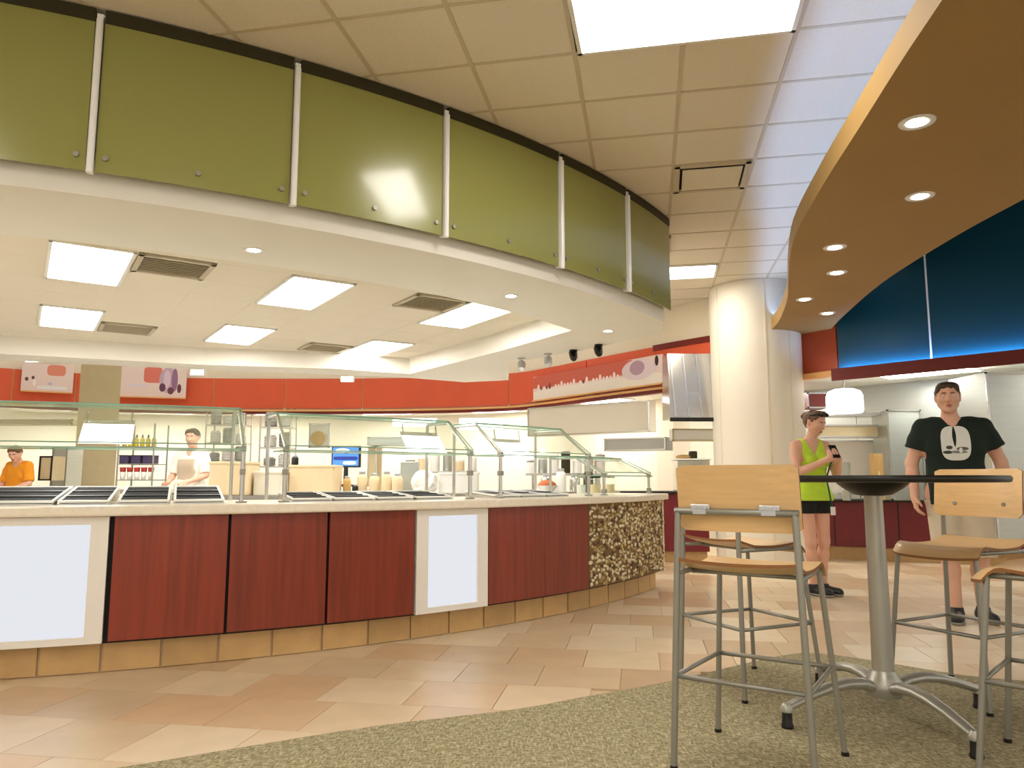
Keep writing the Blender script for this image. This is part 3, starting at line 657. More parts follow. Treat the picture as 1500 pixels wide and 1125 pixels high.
def reflection_panel(a0, a1, z0, z1, r0, r1, label):  # glowing panel stands in for a ceiling-light reflection in the guard glass
    t = thing('glass_reflection', label, 'lamp', (*parc(r0, (a0+a1)/2), z0), 0, 'glowing panels for glass reflections under the sneeze guards')
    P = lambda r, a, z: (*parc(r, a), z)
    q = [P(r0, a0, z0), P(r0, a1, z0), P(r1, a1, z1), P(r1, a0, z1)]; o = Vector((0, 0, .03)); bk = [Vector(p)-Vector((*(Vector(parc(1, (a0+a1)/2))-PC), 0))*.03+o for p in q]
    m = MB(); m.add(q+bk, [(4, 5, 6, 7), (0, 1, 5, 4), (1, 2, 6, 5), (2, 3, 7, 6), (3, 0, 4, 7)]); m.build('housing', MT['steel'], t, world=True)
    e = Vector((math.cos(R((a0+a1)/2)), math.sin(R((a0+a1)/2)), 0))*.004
    m = MB(); m.add([Vector(p)+e for p in q]+[Vector(p)-e for p in q], [(0, 1, 2, 3), (7, 6, 5, 4), (0, 4, 5, 1), (1, 5, 6, 2), (2, 6, 7, 3), (3, 7, 4, 0)]); m.build('lens', MT['panelglow'], t, world=True)
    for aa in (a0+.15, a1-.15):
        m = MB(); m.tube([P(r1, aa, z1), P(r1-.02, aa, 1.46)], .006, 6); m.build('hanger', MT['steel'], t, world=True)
reflection_panel(A(70), A(166), 1.26, 1.385, PR-.42, PR-.54, 'glowing white panel for a glass reflection at left, above the second black pan')
reflection_panel(A(640), A(702), 1.24, 1.37, PR-.44, PR-.56, 'glowing white panel for a glass reflection, at the middle station')
reflection_panel(A(800), A(846), 1.22, 1.35, PR-.44, PR-.58, 'glowing white panel for a glass reflection, at the third station')

# ---- prep tables inside the servery
def table_top(name, label, pts, z, w=.7, mat='steel'):
    t = thing(name, label, 'table', (*pts[len(pts)//2], 0))
    m = MB(); m.ribbon(pts, offset_line(pts, w), z-.04, z); m.build('tabletop', MT[mat], t, world=True)
    m = MB(); m.ribbon(offset_line(pts, .05), offset_line(pts, w-.05), .25, .28); m.build('undershelf', MT['steel'], t, world=True)
    o = offset_line(pts, .06); o2 = offset_line(pts, w-.06)
    for p in (o[0], o[-1], o2[0], o2[-1]):
        q = Vector(p)+(Vector(pts[len(pts)//2])-Vector(p)).normalized()*.06; m = MB(); m.tube([(q.x, q.y, 0), (q.x, q.y, z-.04)], .02, 8); m.build('leg', MT['steel'], t, world=True)
table_top('prep_table', 'steel prep table behind the middle station, bearing boxes and jars', [(-3.0, 6.75), (-2.2, 6.9), (-1.4, 7.15), (-.75, 7.5), (-.2, 7.95)], .90)
table_top('prep_table', 'steel prep table behind the left station, before the wire rack', [(-6.6, 8.1), (-5.6, 8.0), (-4.6, 7.95), (-3.7, 8.1)], .93)
table_top('prep_table', 'steel prep table behind the third station and glass end', [(.25, 8.0), (.8, 8.6), (1.3, 9.2)], .90)

# ---- things on the servery tables
def Y_(px, py, d):
    a_ = (px-750)/1110; b_ = (562.5-py)/1110; p_ = math.atan(138.5/1110); ry = math.cos(p_)-b_*math.sin(p_); rz_ = math.sin(p_)+b_*math.cos(p_); return (a_*d/ry, d, EYE+rz_*d/ry)
def crate(label, x0, x1, yb, yt, d, depth, mat, name='box', rz=0., group=None, lid=True, base=None):
    p = Y_(x0, yb, d); q = Y_(x1, yt, d); w = q[0]-p[0]; zb = p[2] if base is None else base; h = q[2]-zb
    t = thing(name, label, name.split('_')[-1], ((p[0]+q[0])/2, d+depth/2, zb), rz, group)
    m = MB(); m.box((0, 0, h/2), (w, depth, h), bev=min(w, h)*.06); m.build('body', mat, t)
    if lid: m = MB(); m.box((0, 0, h-.012), (w*1.03, depth*1.03, .024), bev=.004); m.build('lid', mat, t)
    return t
def pot(label, px, yb, yt, d, r, mat, name='jar', prof=None, group=None, base=None, cat=None):
    p = Y_(px, yb, d); q = Y_(px, yt, d); zb = p[2] if base is None else base; h = q[2]-zb
    t = thing(name, label, cat or name.split('_')[-1], (p[0], d, zb), 0, group)
    pr = prof or [(.85, 0), (1, .06), (1, .7), (.8, .82), (.55, .86)]
    m = MB(); m.lathe([(a_*r, b_*h) for a_, b_ in pr], n=16); m.build('body', mat, t, smooth=True, auto=40)
    m = MB(); m.lathe([(.62*r, .86*h), (.62*r, .98*h), (.5*r, h)], n=14); m.build('lid', MT['alu'], t, smooth=True, auto=40); return t
crate('large tan box behind the paired glass posts, left of the pair of tan boxes', 304, 362, 726, 676, 6.86, .35, MT['box'], base=.90)
crate('cream tray box between the two tan boxes, lower and paler', 370, 412, 726, 690, 6.98, .3, MT['cream'], base=.90)
crate('large tan box left of the blue screen', 422, 490, 726, 681, 7.2, .34, MT['box'], base=.90)
for k, (px, lb) in enumerate(((530, 'first pinkish canister right of the black knob'), (548, 'second pinkish canister, taller of the row'), (566, 'third pinkish canister of the row'), (582, 'last canister of the row, nearest the white bag'))):
    pot(lb, px, 724, 690+(k % 2)*3, 7.55, .052, MT['box'], 'canister', group='canisters on the prep table', base=.90)
pot('tall brown spice jar behind the black knob', 508, 724, 697, 7.5, .04, MT['wood'], 'spice_jar', base=.90)
pot('small black pepper mill on the table below the blue screen', 520, 724, 709, 7.4, .03, MT['black'], 'pepper_mill', base=.90, cat='pepper mill')
pot('black bell-shaped shaker on the tan box left of the blue screen', 432, 681, 667, 7.35, .034, MT['black'], 'shaker')
# crumpled paper bag
rr = random.Random(5); bm = bmesh.new(); bmesh.ops.create_icosphere(bm, subdivisions=3, radius=1)
for v_ in bm.verts:
    nn = v_.co.copy(); v_.co = Vector((nn.x*.13, nn.y*.11, max(nn.z, -.75)*.13+.0975))*(1+.22*(rr.random()-.5))
m = MB(); bm.verts.index_update(); m.add([v_.co+Vector((-.88, 7.72, .903)) for v_ in bm.verts], [[v_.index for v_ in f_.verts] for f_ in bm.faces]); bm.free()
m.build('paper_bag', MT['paper'], label='crumpled white paper bag on the prep table, left of the white bin', cat='bag')
crate('broad white bin right of the crumpled paper bag', 642, 700, 728, 692, 7.72, .3, MT['ltube'], name='storage_bin', base=.90)
crate('steel napkin box with grey front between the screen and white bag', 586, 612, 700, 676, 7.75, .2, MT['steelwall'], name='napkin_box', lid=False, base=.90)
# bowl heaped with orange food
p = Y_(764, 716, 8.25); t = thing('food_bowl', 'white bowl heaped with orange brown food behind the third station', 'bowl', (p[0]+.28, p[1]+.1, .90))
m = MB(); m.lathe([(.05, 0), (.07, .01), (.12, .07), (.125, .075), (.11, .07), (.06, .02)], n=20); m.build('bowl', MT['ltube'], t, smooth=True)
m = MB(); m.lathe([(.11, .065), (.09, .105), (.05, .13), (0, .135)], n=14); m.build('food_heap', M('fried_food', (178, 96, 42), rough=.6, var=.3, scale=(50, 50, 50), bump=.8), t, smooth=True)
for k, (px, mt, lb) in enumerate(((800, 'steel', 'steel pitcher behind the slate pans, leftmost'), (822, 'ltube', 'white tall jar behind the slate pans'), (842, 'steel', 'steel canister behind the slate pans, second from right'), (862, 'greencap', 'dark olive bottle behind the slate pans, rightmost'))):
    pot(lb, px, 722, 694-(k % 2)*8, 8.75+.1*k, .06, MT[mt], 'canister', base=.90, group='vessels behind the third station')
for k, (px, w, lb) in enumerate(((905, .05, 'clear glass jar in the glass end case, leftmost'), (925, .06, 'clear glass jar in the glass end case, middle'), (948, .06, 'clear glass jar in the glass end case, rightmost'))):
    aa = A(px); pos = parc(PR-.42, aa); t = thing('glass_jar', lb, 'jar', (pos[0], pos[1], .905), 0, 'glass jars in the end case')
    m = MB(); m.lathe([(w*.9, 0), (w, .02), (w, .13), (w*.8, .15)], n=16); m.build('body', MT['glass'], t, smooth=True, auto=40); m = MB(); m.lathe([(w*.8, .012), (w*.82, .02), (w*.8, .09)], n=16); m.build('contents', MT['box' if k else 'paper'], t, smooth=True, auto=40); m = MB(); m.lathe([(w*.85, .15), (w*.85, .17), (w*.3, .18)], n=14); m.build('lid', MT['black' if k == 1 else 'steel'], t, smooth=True, auto=40)
# blue screen
p = Y_(507, 684, 9.2); t = thing('register_screen', 'small register screen glowing blue, on a stalk behind the tan boxes', 'screen', (p[0], 9.2, .955), R(-6))
zc = Y_(507, 669, 9.2)[2]-.955
m = MB(); m.lathe([(.11, 0), (.11, .02), (.03, .03), (.025, zc-.1), (.02, zc-.08)], n=16); m.build('stalk', MT['black'], t, smooth=True, auto=40)
m = MB(); m.box((0, 0, zc), (.36, .05, .26), bev=.012); m.build('housing', MT['black'], t)
sm2 = print_mat('screen_image', (60, 110, 190), [((196, 220, 240), -.04, zc+.07, .09, .03, 2, 0), ((20, 40, 110), 0, zc-.02, .15, .022, 6, 0), ((180, 196, 220), .05, zc-.075, .08, .02, 4, 0)])
bs = sm2.node_tree.nodes['Principled BSDF']; src = bs.inputs['Base Color'].links[0].from_socket; sm2.node_tree.links.new(src, bs.inputs['Emission Color']); bs.inputs['Emission Strength'].default_value = .7
m = MB(); m.box((0, -.028, zc), (.32, .006, .22)); m.build('screen', sm2, t)
crate('white cabinet block carrying the register screen', 478, 540, 760, 714, 9.05, .45, MT['ltube'], name='till_counter', lid=False, base=0)
# wire rack with bottles, boxes and cups
rx0 = Y_(182, 700, 10.3)[0]; rx1 = Y_(233, 700, 10.3)[0]; W = rx1-rx0
t = thing('wire_rack', 'chrome wire rack holding yellow bottles, dark boxes and red cups', 'rack', ((rx0+rx1)/2, 10.3, 0), 0)
for sx in (-1, 1):
    for sy in (-1, 1): m = MB(); m.tube([(sx*W/2, sy*.2, 0), (sx*W/2, sy*.2, 1.78)], .012, 8); m.build('post', MT['grey'], t)
tiers = (.55, 1.03, 1.24, 1.47)
for z in tiers:
    m = MB()
    for sy in (-1, 1): m.tube([(-W/2, sy*.2, z), (W/2, sy*.2, z)], .008, 6)
    for k in range(9): xx = -W/2+W*k/8; m.tube([(xx, -.2, z), (xx, .2, z)], .004, 5)
    m.build('wire_shelf', MT['grey'], t)
yel = M('mustard_bottle', (196, 178, 40), rough=.4); purp = M('dark_purple_box', (60, 48, 84), rough=.5); redc = M('red_cup', (176, 52, 44), rough=.5)
for k in range(6):
    o = thing('sauce_bottle', ('first', 'second', 'third', 'fourth', 'fifth', 'sixth')[k]+' yellow sauce bottle from the left on top of the wire rack', 'bottle', (rx0+W*(k+.5)/6, 10.18, 1.478), 0, 'yellow bottles on the wire rack')
    m = MB(); m.lathe([(.028, 0), (.03, .01), (.03, .09), (.012, .12)], n=10); m.build('body', yel, o, smooth=True); m = MB(); m.lathe([(.012, .12), (.010, .145), (.004, .16)], n=8); m.build('cap', MT['greencap'], o, smooth=True)
for k in range(3):
    o = thing('carton', ('left', 'middle', 'right')[k]+' one of the three dark purple cartons on the wire rack', 'carton', (rx0+W*(k+.5)/3, 10.2, 1.248), 0, 'dark cartons on the wire rack')
    m = MB(); m.box((0, 0, .05), (W/3-.035, .2, .10), bev=.005); m.build('body', purp, o); m = MB(); m.box((0, 0, .105), (W/3-.03, .205, .012)); m.build('lid', MT['black'], o)
for k in range(5):
    o = thing('cup_stack', ('leftmost', 'second', 'middle', 'fourth', 'rightmost')[k]+' stack of red and white cups on the wire rack, counted from the left', 'cups', (rx0+W*(k+.5)/5, 10.16, 1.038), 0, 'cup stacks on the wire rack')
    m = MB(); m.lathe([(.028, 0), (.036, .10), (.034, .10)], n=12); m.build('white_cups', MT['ltube'], o, smooth=True); m = MB(); m.lathe([(.034, .10), (.04, .16), (.036, .16)], n=12); m.build('red_cups', redc, o, smooth=True)

# ---- back-of-house pieces along the kitchen wall
def wall_unit(name, label, cat, px0, px1, y0, y1, d, depth, mat, rz=0, trim=None):
    p = Y_(px0, y1, d); q = Y_(px1, y0, d); w = q[0]-p[0]; h = q[2]-p[2]
    t = thing(name, label, cat, ((p[0]+q[0])/2, d+depth/2, p[2]), rz)
    m = MB(); m.box((0, 0, h/2), (w, depth, h), bev=.006); m.build('body', mat, t)
    m = MB(); f = .02
    for sg in (-1, 1): m.box((sg*(w/2-f/2), -depth/2-.006, h/2), (f, .014, h)); m.box((0, -depth/2-.006, h/2+sg*(h/2-f/2)), (w, .014, f))
    m.build('trim', trim or MT['steel'], t); return t
wall_unit('wall_shelf', 'long brown wall shelf panel high at far left, above the orange shirt', 'shelf', -60, 107, 614, 622, 12.6, .3, MT['tan'])
wall_unit('oven_hood', 'pale steel pass-through hood right of the blue screen', 'hood', 538, 612, 640, 652, 11.5, .6, MT['steelwall'])
wall_unit('tall_fridge', 'tan tall fridge front below the pass-through hood', 'fridge', 536, 552, 654, 770, 11.7, .5, MT['tan'])
wall_unit('wall_sheet', 'blank white board on the kitchen wall with the tan disc beside it', 'board', 452, 484, 620, 656, 13.6, .04, MT['paper'])
p = Y_(466, 642, 13.5); m = MB(); m.lathe([(.13, 0), (.135, .01), (.12, .025), (0, .03)], (p[0], p[1], p[2]), 24, m=Matrix.Rotation(R(90), 3, 'X')); m.build('wall_disc', MT['wood'], label='round tan disc hung on the white board in the kitchen', cat='wall disc')
for k, (a_, b_, c_, d_, lb) in enumerate(((574, 640, 612, 626, 'white lit ceiling box behind the glass, left of the brown gap'), (672, 738, 612, 631, 'white lit ceiling box behind the glass, right of the brown gap'))):
    q = Y_((a_+b_)/2, (c_+d_)/2, 12.2); w = (b_-a_)/1110*12.2; h = (d_-c_)/1110*12.2
    t = thing('light_box', lb, 'light box', (q[0], q[1], q[2]-h/2), 0); m = MB(); m.box((0, .03, h/2), (w, .06, h)); m.build('case', MT['ltube'], t); m = MB(); m.box((0, -.004, h/2), (w-.03, .008, h-.03)); m.build('lens', MT['panelglow'], t)
wall_unit('wall_cabinet', 'broad beige wall panel under the long sign, right of the kitchen', 'panel', 758, 968, 592, 636, 11.8, .2, MT['cream'], rz=R(-38))
wall_unit('heat_shelf', 'grey steel heat shelf below the beige panel near the hood', 'shelf', 890, 985, 641, 660, 10.6, .3, MT['grey'], rz=R(-30))
def open_rack(label, px0, px1, d, zs, gname):
    a_, b_ = Y_(px0, 650, d), Y_(px1, 650, d); w = b_[0]-a_[0]; t = thing('dish_rack', label, 'rack', ((a_[0]+b_[0])/2, d+.2, 0))
    for sx in (-1, 1):
        for sy in (-1, 1): m = MB(); m.tube([(sx*w/2, sy*.18, 0), (sx*w/2, sy*.18, zs[-1]+.20)], .014, 8); m.build('post', MT['steel'], t)
    for z in zs: m = MB(); m.box((0, 0, z), (w, .40, .025), bev=.004); m.build('shelf', MT['steel'], t)
    for i_, z in enumerate(zs):
        n_ = 3 if w > .5 else 2
        for q in range(n_):
            x = (a_[0]+b_[0])/2-w/2+w*(q+.5)/n_; o = thing('plate_stack', ('lower', 'middle', 'upper')[i_]+' shelf stack '+('at left', 'next to it', 'at right')[q]+', white dishes on the rack '+gname, 'plates', (x, d+.17, z+.0125), 0, 'dish stacks on the racks '+gname)
            h_ = .12+.05*((q+i_) % 3); rr_ = min(.13, w/n_*.42)
            m = MB(); m.lathe([(rr_*.6, 0), (rr_*.7, .01)]+[(rr_*(1 if v_ % 2 else .9), .01+h_*v_/8) for v_ in range(9)]+[(rr_*.5, h_+.005)], n=18); m.build('dishes', MT['ltube' if (q+i_) % 2 else 'steelwall'], o); m = MB(); m.lathe([(rr_*.5, h_+.005), (rr_*.85, h_+.03), (rr_*.8, h_+.03)], n=18); m.build('top_bowl', MT['ltube'], o, smooth=True)
open_rack('open steel dish rack with stacked dishes, left of the paired posts', 300, 356, 12.4, (1.32, 1.62, 1.92), 'left of the paired posts')
open_rack('open steel dish rack with stacked dishes, right of the paired posts', 380, 424, 12.4, (1.24, 1.55, 1.88), 'right of the paired posts')
def wall_row(label, px0, px1, y, d, items, gname, mats, r_=.07):
    a_, b_ = Y_(px0, y, d), Y_(px1, y, d); w = b_[0]-a_[0]; t = thing('steel_shelf', label, 'shelf', ((a_[0]+b_[0])/2, d+.15, a_[2]-.03))
    m = MB(); m.box((0, 0, .015), (w, .3, .03), bev=.004); m.build('board', MT['steel'], t)
    for sx in (-.4, .4): m = MB(); m.box((sx*w, 0, -(a_[2]-.03)/2), (.05, .05, a_[2]-.03)); m.build('leg', MT['steel'], t)
    for q in range(items):
        x = a_[0]+w*(q+.5)/items; h_ = .14+.06*((q*5) % 4)/1.5; rr_ = min(r_, w/items*.4); mt_ = mats[q % len(mats)]
        o = thing('container', ('first', 'second', 'third', 'fourth', 'fifth', 'sixth', 'seventh')[q]+' container from the left on '+gname, 'container', (x, d+.15, a_[2]), 0, 'containers on '+gname)
        m = MB(); m.lathe([(rr_*.9, 0), (rr_, .01), (rr_, h_), (rr_*.95, h_)], n=14); m.build('body', MT[mt_], o, smooth=True, auto=40); m = MB(); m.lathe([(rr_*1.03, h_), (rr_*1.03, h_+.02), (rr_*.3, h_+.03)], n=14); m.build('lid', MT['grey' if q % 3 == 0 else 'ltube'], o, smooth=True, auto=40)
wall_row('long steel shelf of containers behind the middle station', 590, 700, 690, 11.2, 6, 'the shelf behind the middle station', ('steelwall', 'box', 'ltube'))
wall_row('steel shelf of containers behind the third station', 770, 890, 693, 9.9, 7, 'the shelf behind the third station', ('ltube', 'steelwall', 'paper', 'greencap'))
wall_unit('tall_rack', 'grey wire trolley beside the tan pier at far left', 'rack', 72, 100, 655, 730, 11.0, .4, MT['steelwall'], trim=MT['grey'])
wall_unit('coffee_maker', 'dark coffee machine behind the orange shirt', 'coffee machine', 56, 78, 668, 704, 10.5, .3, MT['tan'], trim=MT['black'])
# dark red counter near the hood, with food
p = Y_(915, 722, 9.75); q = Y_(1040, 722, 9.4)
t = thing('hood_counter', 'dark red counter under the stainless hood, black top', 'counter', ((p[0]+q[0])/2, 10.0, 0), R(-6))
m = MB(); m.box((0, 0, .5), (1.15, .55, .72), bev=.006); m.build('body', MT['maroon'], t); m = MB(); m.box((0, 0, .875), (1.2, .62, .03), bev=.006); m.build('counter_top', MT['black'], t); m = MB(); m.box((0, .02, .07), (1.1, .5, .14)); m.build('plinth', MT['toetile'], t)
wall_unit('white_shelf', 'white wall shelf with brown strip below the stainless hood', 'shelf', 985, 1052, 628, 646, 10.25, .2, MT['ltube'], trim=MT['tan'])
t = thing('bread_board', 'small board with dark loaf under the white hood shelf', 'board', (Y_(1012, 676, 10.0)[0], 10.0, .89)); zb = Y_(1020, 674, 9.9)[2]-.89
m = MB(); m.box((0, 0, zb/2), (.42, .3, zb), bev=.01); m.build('stand', MT['steel'], t); m = MB(); m.box((0, 0, zb+.01), (.45, .34, .02)); m.build('board', MT['ltube'], t); m = MB(); m.box((.03, 0, zb+.07), (.10, .1, .10), bev=.02); m.build('loaf', MT['greencap'], t); m = MB(); m.lathe([(.09, 0), (.10, .03), (.06, .05), (0, .055)], (-.1, 0, zb+.02), 12); m.build('loaf', MT['wood'], t, smooth=True)
# stainless hood
p0 = Y_(985, 613, 9.75); p1 = Y_(1060, 613, 9.3)
t = thing('extractor_hood', 'tapered stainless extractor hood beside the pale column', 'hood', (2.45, 9.95, p0[2]))
H = .86; m = MB(); v = [(-.43, -.30, 0), (.75, -.30, 0), (.75, .2, 0), (-.43, .2, 0), (-.41, -.12, H), (.75, -.12, H), (.75, .2, H), (-.41, .2, H)]
m.add(v, [(3, 2, 1, 0), (4, 5, 6, 7), (0, 1, 5, 4), (1, 2, 6, 5), (2, 3, 7, 6), (3, 0, 4, 7)]); m.build('canopy', MT['steel'], t)
for k in range(4):
    x = -.36+k*.17; m = MB(); m.tube([(x, -.305, .02), (x-.02, -.125, H-.02)], .012, 6); m.build('canopy_strip', MT['alu'], t)  # raised aluminium strips running up the canopy front
m = MB(); m.box((.16, -.29, -.02), (1.18, .03, .05)); m.build('lower_rim', MT['gap'], t)
# signs on the red bulkhead
def sign(label, px0, px1, yb0, yt0, yb1, yt1, marks, d_off=-.16):
    def hit(px, py):
        i = at_px(px, bhs); x, y = offset_line(bhs, d_off)[i]; return Vector(Y_(px, py, y))
    a_, b_ = hit(px0, yb0), hit(px1, yb1); za, zt = (a_.z+b_.z)/2, (hit(px0, yt0).z+hit(px1, yt1).z)/2
    mid = (a_+b_)/2; d = Vector((b_.x-a_.x, b_.y-a_.y)); L = d.length; h = zt-za
    t = thing('wall_sign', label, 'sign', (mid.x, mid.y, za), math.atan2(d.y, d.x))
    m = MB(); m.box((0, .0, h*.5), (L, .03, h), bev=.004); m.build('sign_board', print_mat('sign_print', (236, 214, 208), [(c_, (u-.5)*L, w_*h, hw*L, hh*h, pw, 0) for c_, u, w_, hw, hh, pw in marks]), t)
    m = MB(); m.box((0, -.02, -.01), (L, .05, .02)); m.build('bottom_rail', MT['paletrim'], t)
    for sx in (-.4, .4): m = MB(); m.box((sx*L, .07, h*.5), (.03, .12, .05)); m.build('wall_bracket', MT['grey'], t)
    return t
sign('pale pink sign at far left of the red bulkhead, with small dark marks', 30, 106, 571, 531, 576, 536, [((226, 140, 116), .66, .78, .18, .2, 4), ((112, 60, 70), .10, .42, .035, .07, 2), ((96, 60, 70), .22, .48, .03, .06, 2), ((250, 236, 230), .25, .3, .03, .12, 2), ((190, 190, 214), .55, .28, .05, .05, 2), ((240, 236, 240), .6, .14, .3, .06, 4)])
sign('pale pink sign with a purple pepper, right of the tan pier', 168, 272, 580, 534, 583, 540, [((222, 120, 104), .52, .72, .13, .26, 5), ((200, 170, 190), .74, .56, .13, .42, 2), ((150, 110, 140), .83, .58, .045, .38, 2), ((222, 196, 214), .72, .60, .05, .3, 2), ((104, 60, 84), .66, .32, .045, .14, 2), ((112, 62, 76), .78, .22, .045, .12, 2), ((110, 58, 78), .90, .30, .03, .15, 2), ((220, 214, 232), .32, .36, .13, .03, 4)])
wm_ = [((206, 96, 74), .40, .74, .44, .27, 6), ((240, 232, 220), .5, .20, .495, .20, 8), ((228, 210, 214), .845, .60, .115, .38, 2), ((184, 150, 170), .835, .66, .05, .26, 2), ((36, 20, 22), .965, .80, .012, .18, 2)]
for k in range(26):
    u = .05+.026*k
    if k in (5, 13, 17): continue
    wm_.append(((120, 56, 50) if k in (1, 3, 4, 15) else (250, 226, 218), u, .47+(.05 if k % 4 == 0 else 0), .008 if k % 2 else .010, .13 if k % 4 == 0 else .075, 2))
sign('long red and white sign with a bowl picture at the right end of the bulkhead', 782, 972, 582, 545, 567, 528, wm_, d_off=-.10)
# wall-washer lamps in front of the bulkhead
for px, py, lb in ((50, 527, 'small lit wall washer above the far left sign'), (290, 546, 'small lit wall washer right of the pepper sign'), (509, 556, 'small lit wall washer above the plain red panels')):
    x, y, z = Y_(px, py, {50: 10.2, 290: 11.0, 509: 11.6}[px]); t = thing('wall_washer', lb, 'lamp', (x, y, z-.05), 0, 'wall washers under the servery ceiling')
    m = MB(); m.box((0, .02, .06), (.20, .10, .08), bev=.01); m.build('housing', MT['ltube'], t); m = MB(); m.box((0, -.034, .05), (.18, .01, .07)); m.build('lens', MT['lamp'], t); m = MB(); m.tube([(0, .02, .1), (0, .02, 2.72-z+.05)], .012, 6); m.build('stem', MT['ltube'], t)
# track spotlights
for px, py, col_, lb in ((877, 515, 'black', 'black track spotlight nearest the hood'), (840, 522, 'black', 'black track spotlight second from the hood'), (803, 531, 'alu', 'pale track spotlight third from the hood'), (764, 537, 'alu', 'pale track spotlight farthest from the hood')):
    dd = {877: 8.15, 840: 8.5, 803: 8.75, 764: 9.1}[px]; x, y, z = Y_(px, py, dd); t = thing('track_spotlight', lb, 'spotlight', (x, y, z-.05), 0, 'spotlights at the edge of the servery ceiling')
    top_ = ZS-(z-.05)
    m = MB(); m.lathe([(.045, top_-.015), (.045, top_)], n=14); m.build('canopy', MT[col_], t); m = MB(); m.tube([(0, 0, .06), (0, 0, top_-.01)], .010, 8); m.build('stem', MT[col_], t)
    m = MB(); mt_ = Matrix.Rotation(R(-50), 3, 'X'); m.lathe([(.03, -.06), (.045, -.02), (.05, .07), (.04, .07)], (0, 0, .05), 14, m=mt_); m.build('lamp_head', MT[col_], t, smooth=True, auto=50)

# ---- right kitchen line
def on_right(px, d): return Y_(px, 700, d)
cx = Y_(1300, 700, 9.75); t = thing('right_counter', 'maroon kitchen counter behind the two customers', 'counter', (cx[0]+.25, 10.05, 0), math.atan2(bd.y, bd.x)*.55)
m = MB(); m.box((0, 0, .46), (3.0, .6, .58), bev=.006); m.build('body', MT['maroon'], t); m = MB(); m.box((0, -.02, .765), (3.06, .68, .03), bev=.006); m.build('counter_top', MT['black'], t); m = MB(); m.box((0, .04, .085), (2.96, .56, .17)); m.build('base', MT['toetile'], t)
for sx in (-.75, 0, .75): m = MB(); m.box((sx, -.302, .46), (.012, .01, .56)); m.build('door_gap', MT['gap'], t)
def rc_(px, yb, yt, d): p = Y_(px, yb, d); q = Y_(px, yt, d); return p, q[2]-p[2]
p, h = rc_(1238, 605, 570, 9.3); t = thing('dome_lamp', 'glowing white dome lamp over the right kitchen counter', 'lamp', p)
m = MB(); m.lathe([(.20, 0), (.215, .03), (.215, h*.7), (.19, h*.9), (.12, h), (0, h)], n=28); m.build('shade', emitter('dome_shade', (1, .96, .95), 1.15), t, smooth=True, auto=60)
m = MB(); m.tube([(0, 0, h-.005), (0, 0, 2.36-p[2])], .010, 8); m.build('stem', MT['steel'], t)
def slab_thing(name, label, cat, px0, px1, y0, y1, d, depth, mat, parts=()):
    return wall_unit(name, label, cat, px0, px1, y0, y1, d, depth, mat)
slab_thing('wall_oven', 'dark maroon oven door left of the dome lamp', 'oven', 1183, 1212, 575, 598, 10.2, .3, MT['redtrim'])
slab_thing('pass_shelf', 'steel pass shelf below the dome lamp', 'shelf', 1184, 1300, 603, 609, 9.75, .35, MT['steel'])
slab_thing('heat_lamp_bar', 'brown heat lamp bar below the steel pass shelf', 'heat lamp', 1190, 1298, 622, 641, 9.85, .16, MT['tan'])
slab_thing('splash_panel', 'bright white splash panel behind the tumbler', 'panel', 1196, 1286, 645, 724, 10.1, .05, MT['ltube'])
slab_thing('steel_cabinet', 'bluish steel cabinet side left of the man in the dark tee', 'cabinet', 1306, 1348, 600, 733, 9.6, .4, MT['steelwall'])
p, h = rc_(1296, 700, 664, 9.4); t = thing('wood_block', 'upright bamboo block on the right kitchen counter', 'block', (p[0], p[1]+.2, .78)); m = MB(); m.box((0, 0, (p[2]+h-.78)/2), (.12, .12, p[2]+h-.78), bev=.006); m.build('block', MT['wood'], t); m = MB(); m.box((0, -.062, .3), (.02, .006, .12)); m.build('slot', MT['box'], t)
p, h = rc_(1252, 700, 678, 9.3); t = thing('tumbler_stack', 'grey tumbler stack beside the white splash panel', 'tumblers', (p[0], p[1]+.25, .78)); hh = p[2]+h-.78; m = MB(); m.lathe([(.05, 0), (.058, hh*.3), (.052, hh*.31), (.06, hh*.62), (.054, hh*.63), (.062, hh), (.055, hh)], n=18); m.build('tumblers', MT['steelwall'], t, smooth=True, auto=30); m = MB(); m.lathe([(.064, hh), (.066, hh+.008), (.056, hh+.01)], n=18); m.build('rim', MT['steel'], t)
slab_thing('white_panel', 'blank white panel on the steel wall beside the head of the man', 'sheet', 1398, 1434, 562, 622, 10.3, .02, MT['paper'])  # thin plain white box with a steel edge
for k, (px, lb) in enumerate(((1438, 'long steel ladle on the wall right of the white panel, left one'), (1450, 'long steel ladle on the wall right of the white panel, right one'))):
    p, h = rc_(px, 632, 556, 9.4); t = thing('ladle', lb, 'ladle', p, 0, 'ladles hung on the steel wall')
    m = MB(); m.tube([(0, 0, .09), (0, 0, h)], .010, 6); m.build('handle', MT['steel'], t); m = MB(); m.lathe([(.0, 0), (.035, .012), (.05, .05), (.05, .09), (.045, .09)], n=14); m.build('bowl', MT['steel'], t, smooth=True)
    m = MB(); m.tube([(0, 0, h-.03), (0, .04, h), (0, .3, h)], .006, 6); m.build('hook', MT['grey'], t)
t = slab_thing('tall_cooler', 'tall brushed steel cooler at the right edge behind the stool', 'cooler', 1462, 1640, 545, 800, 8.3, .7, MT['steelwall'])

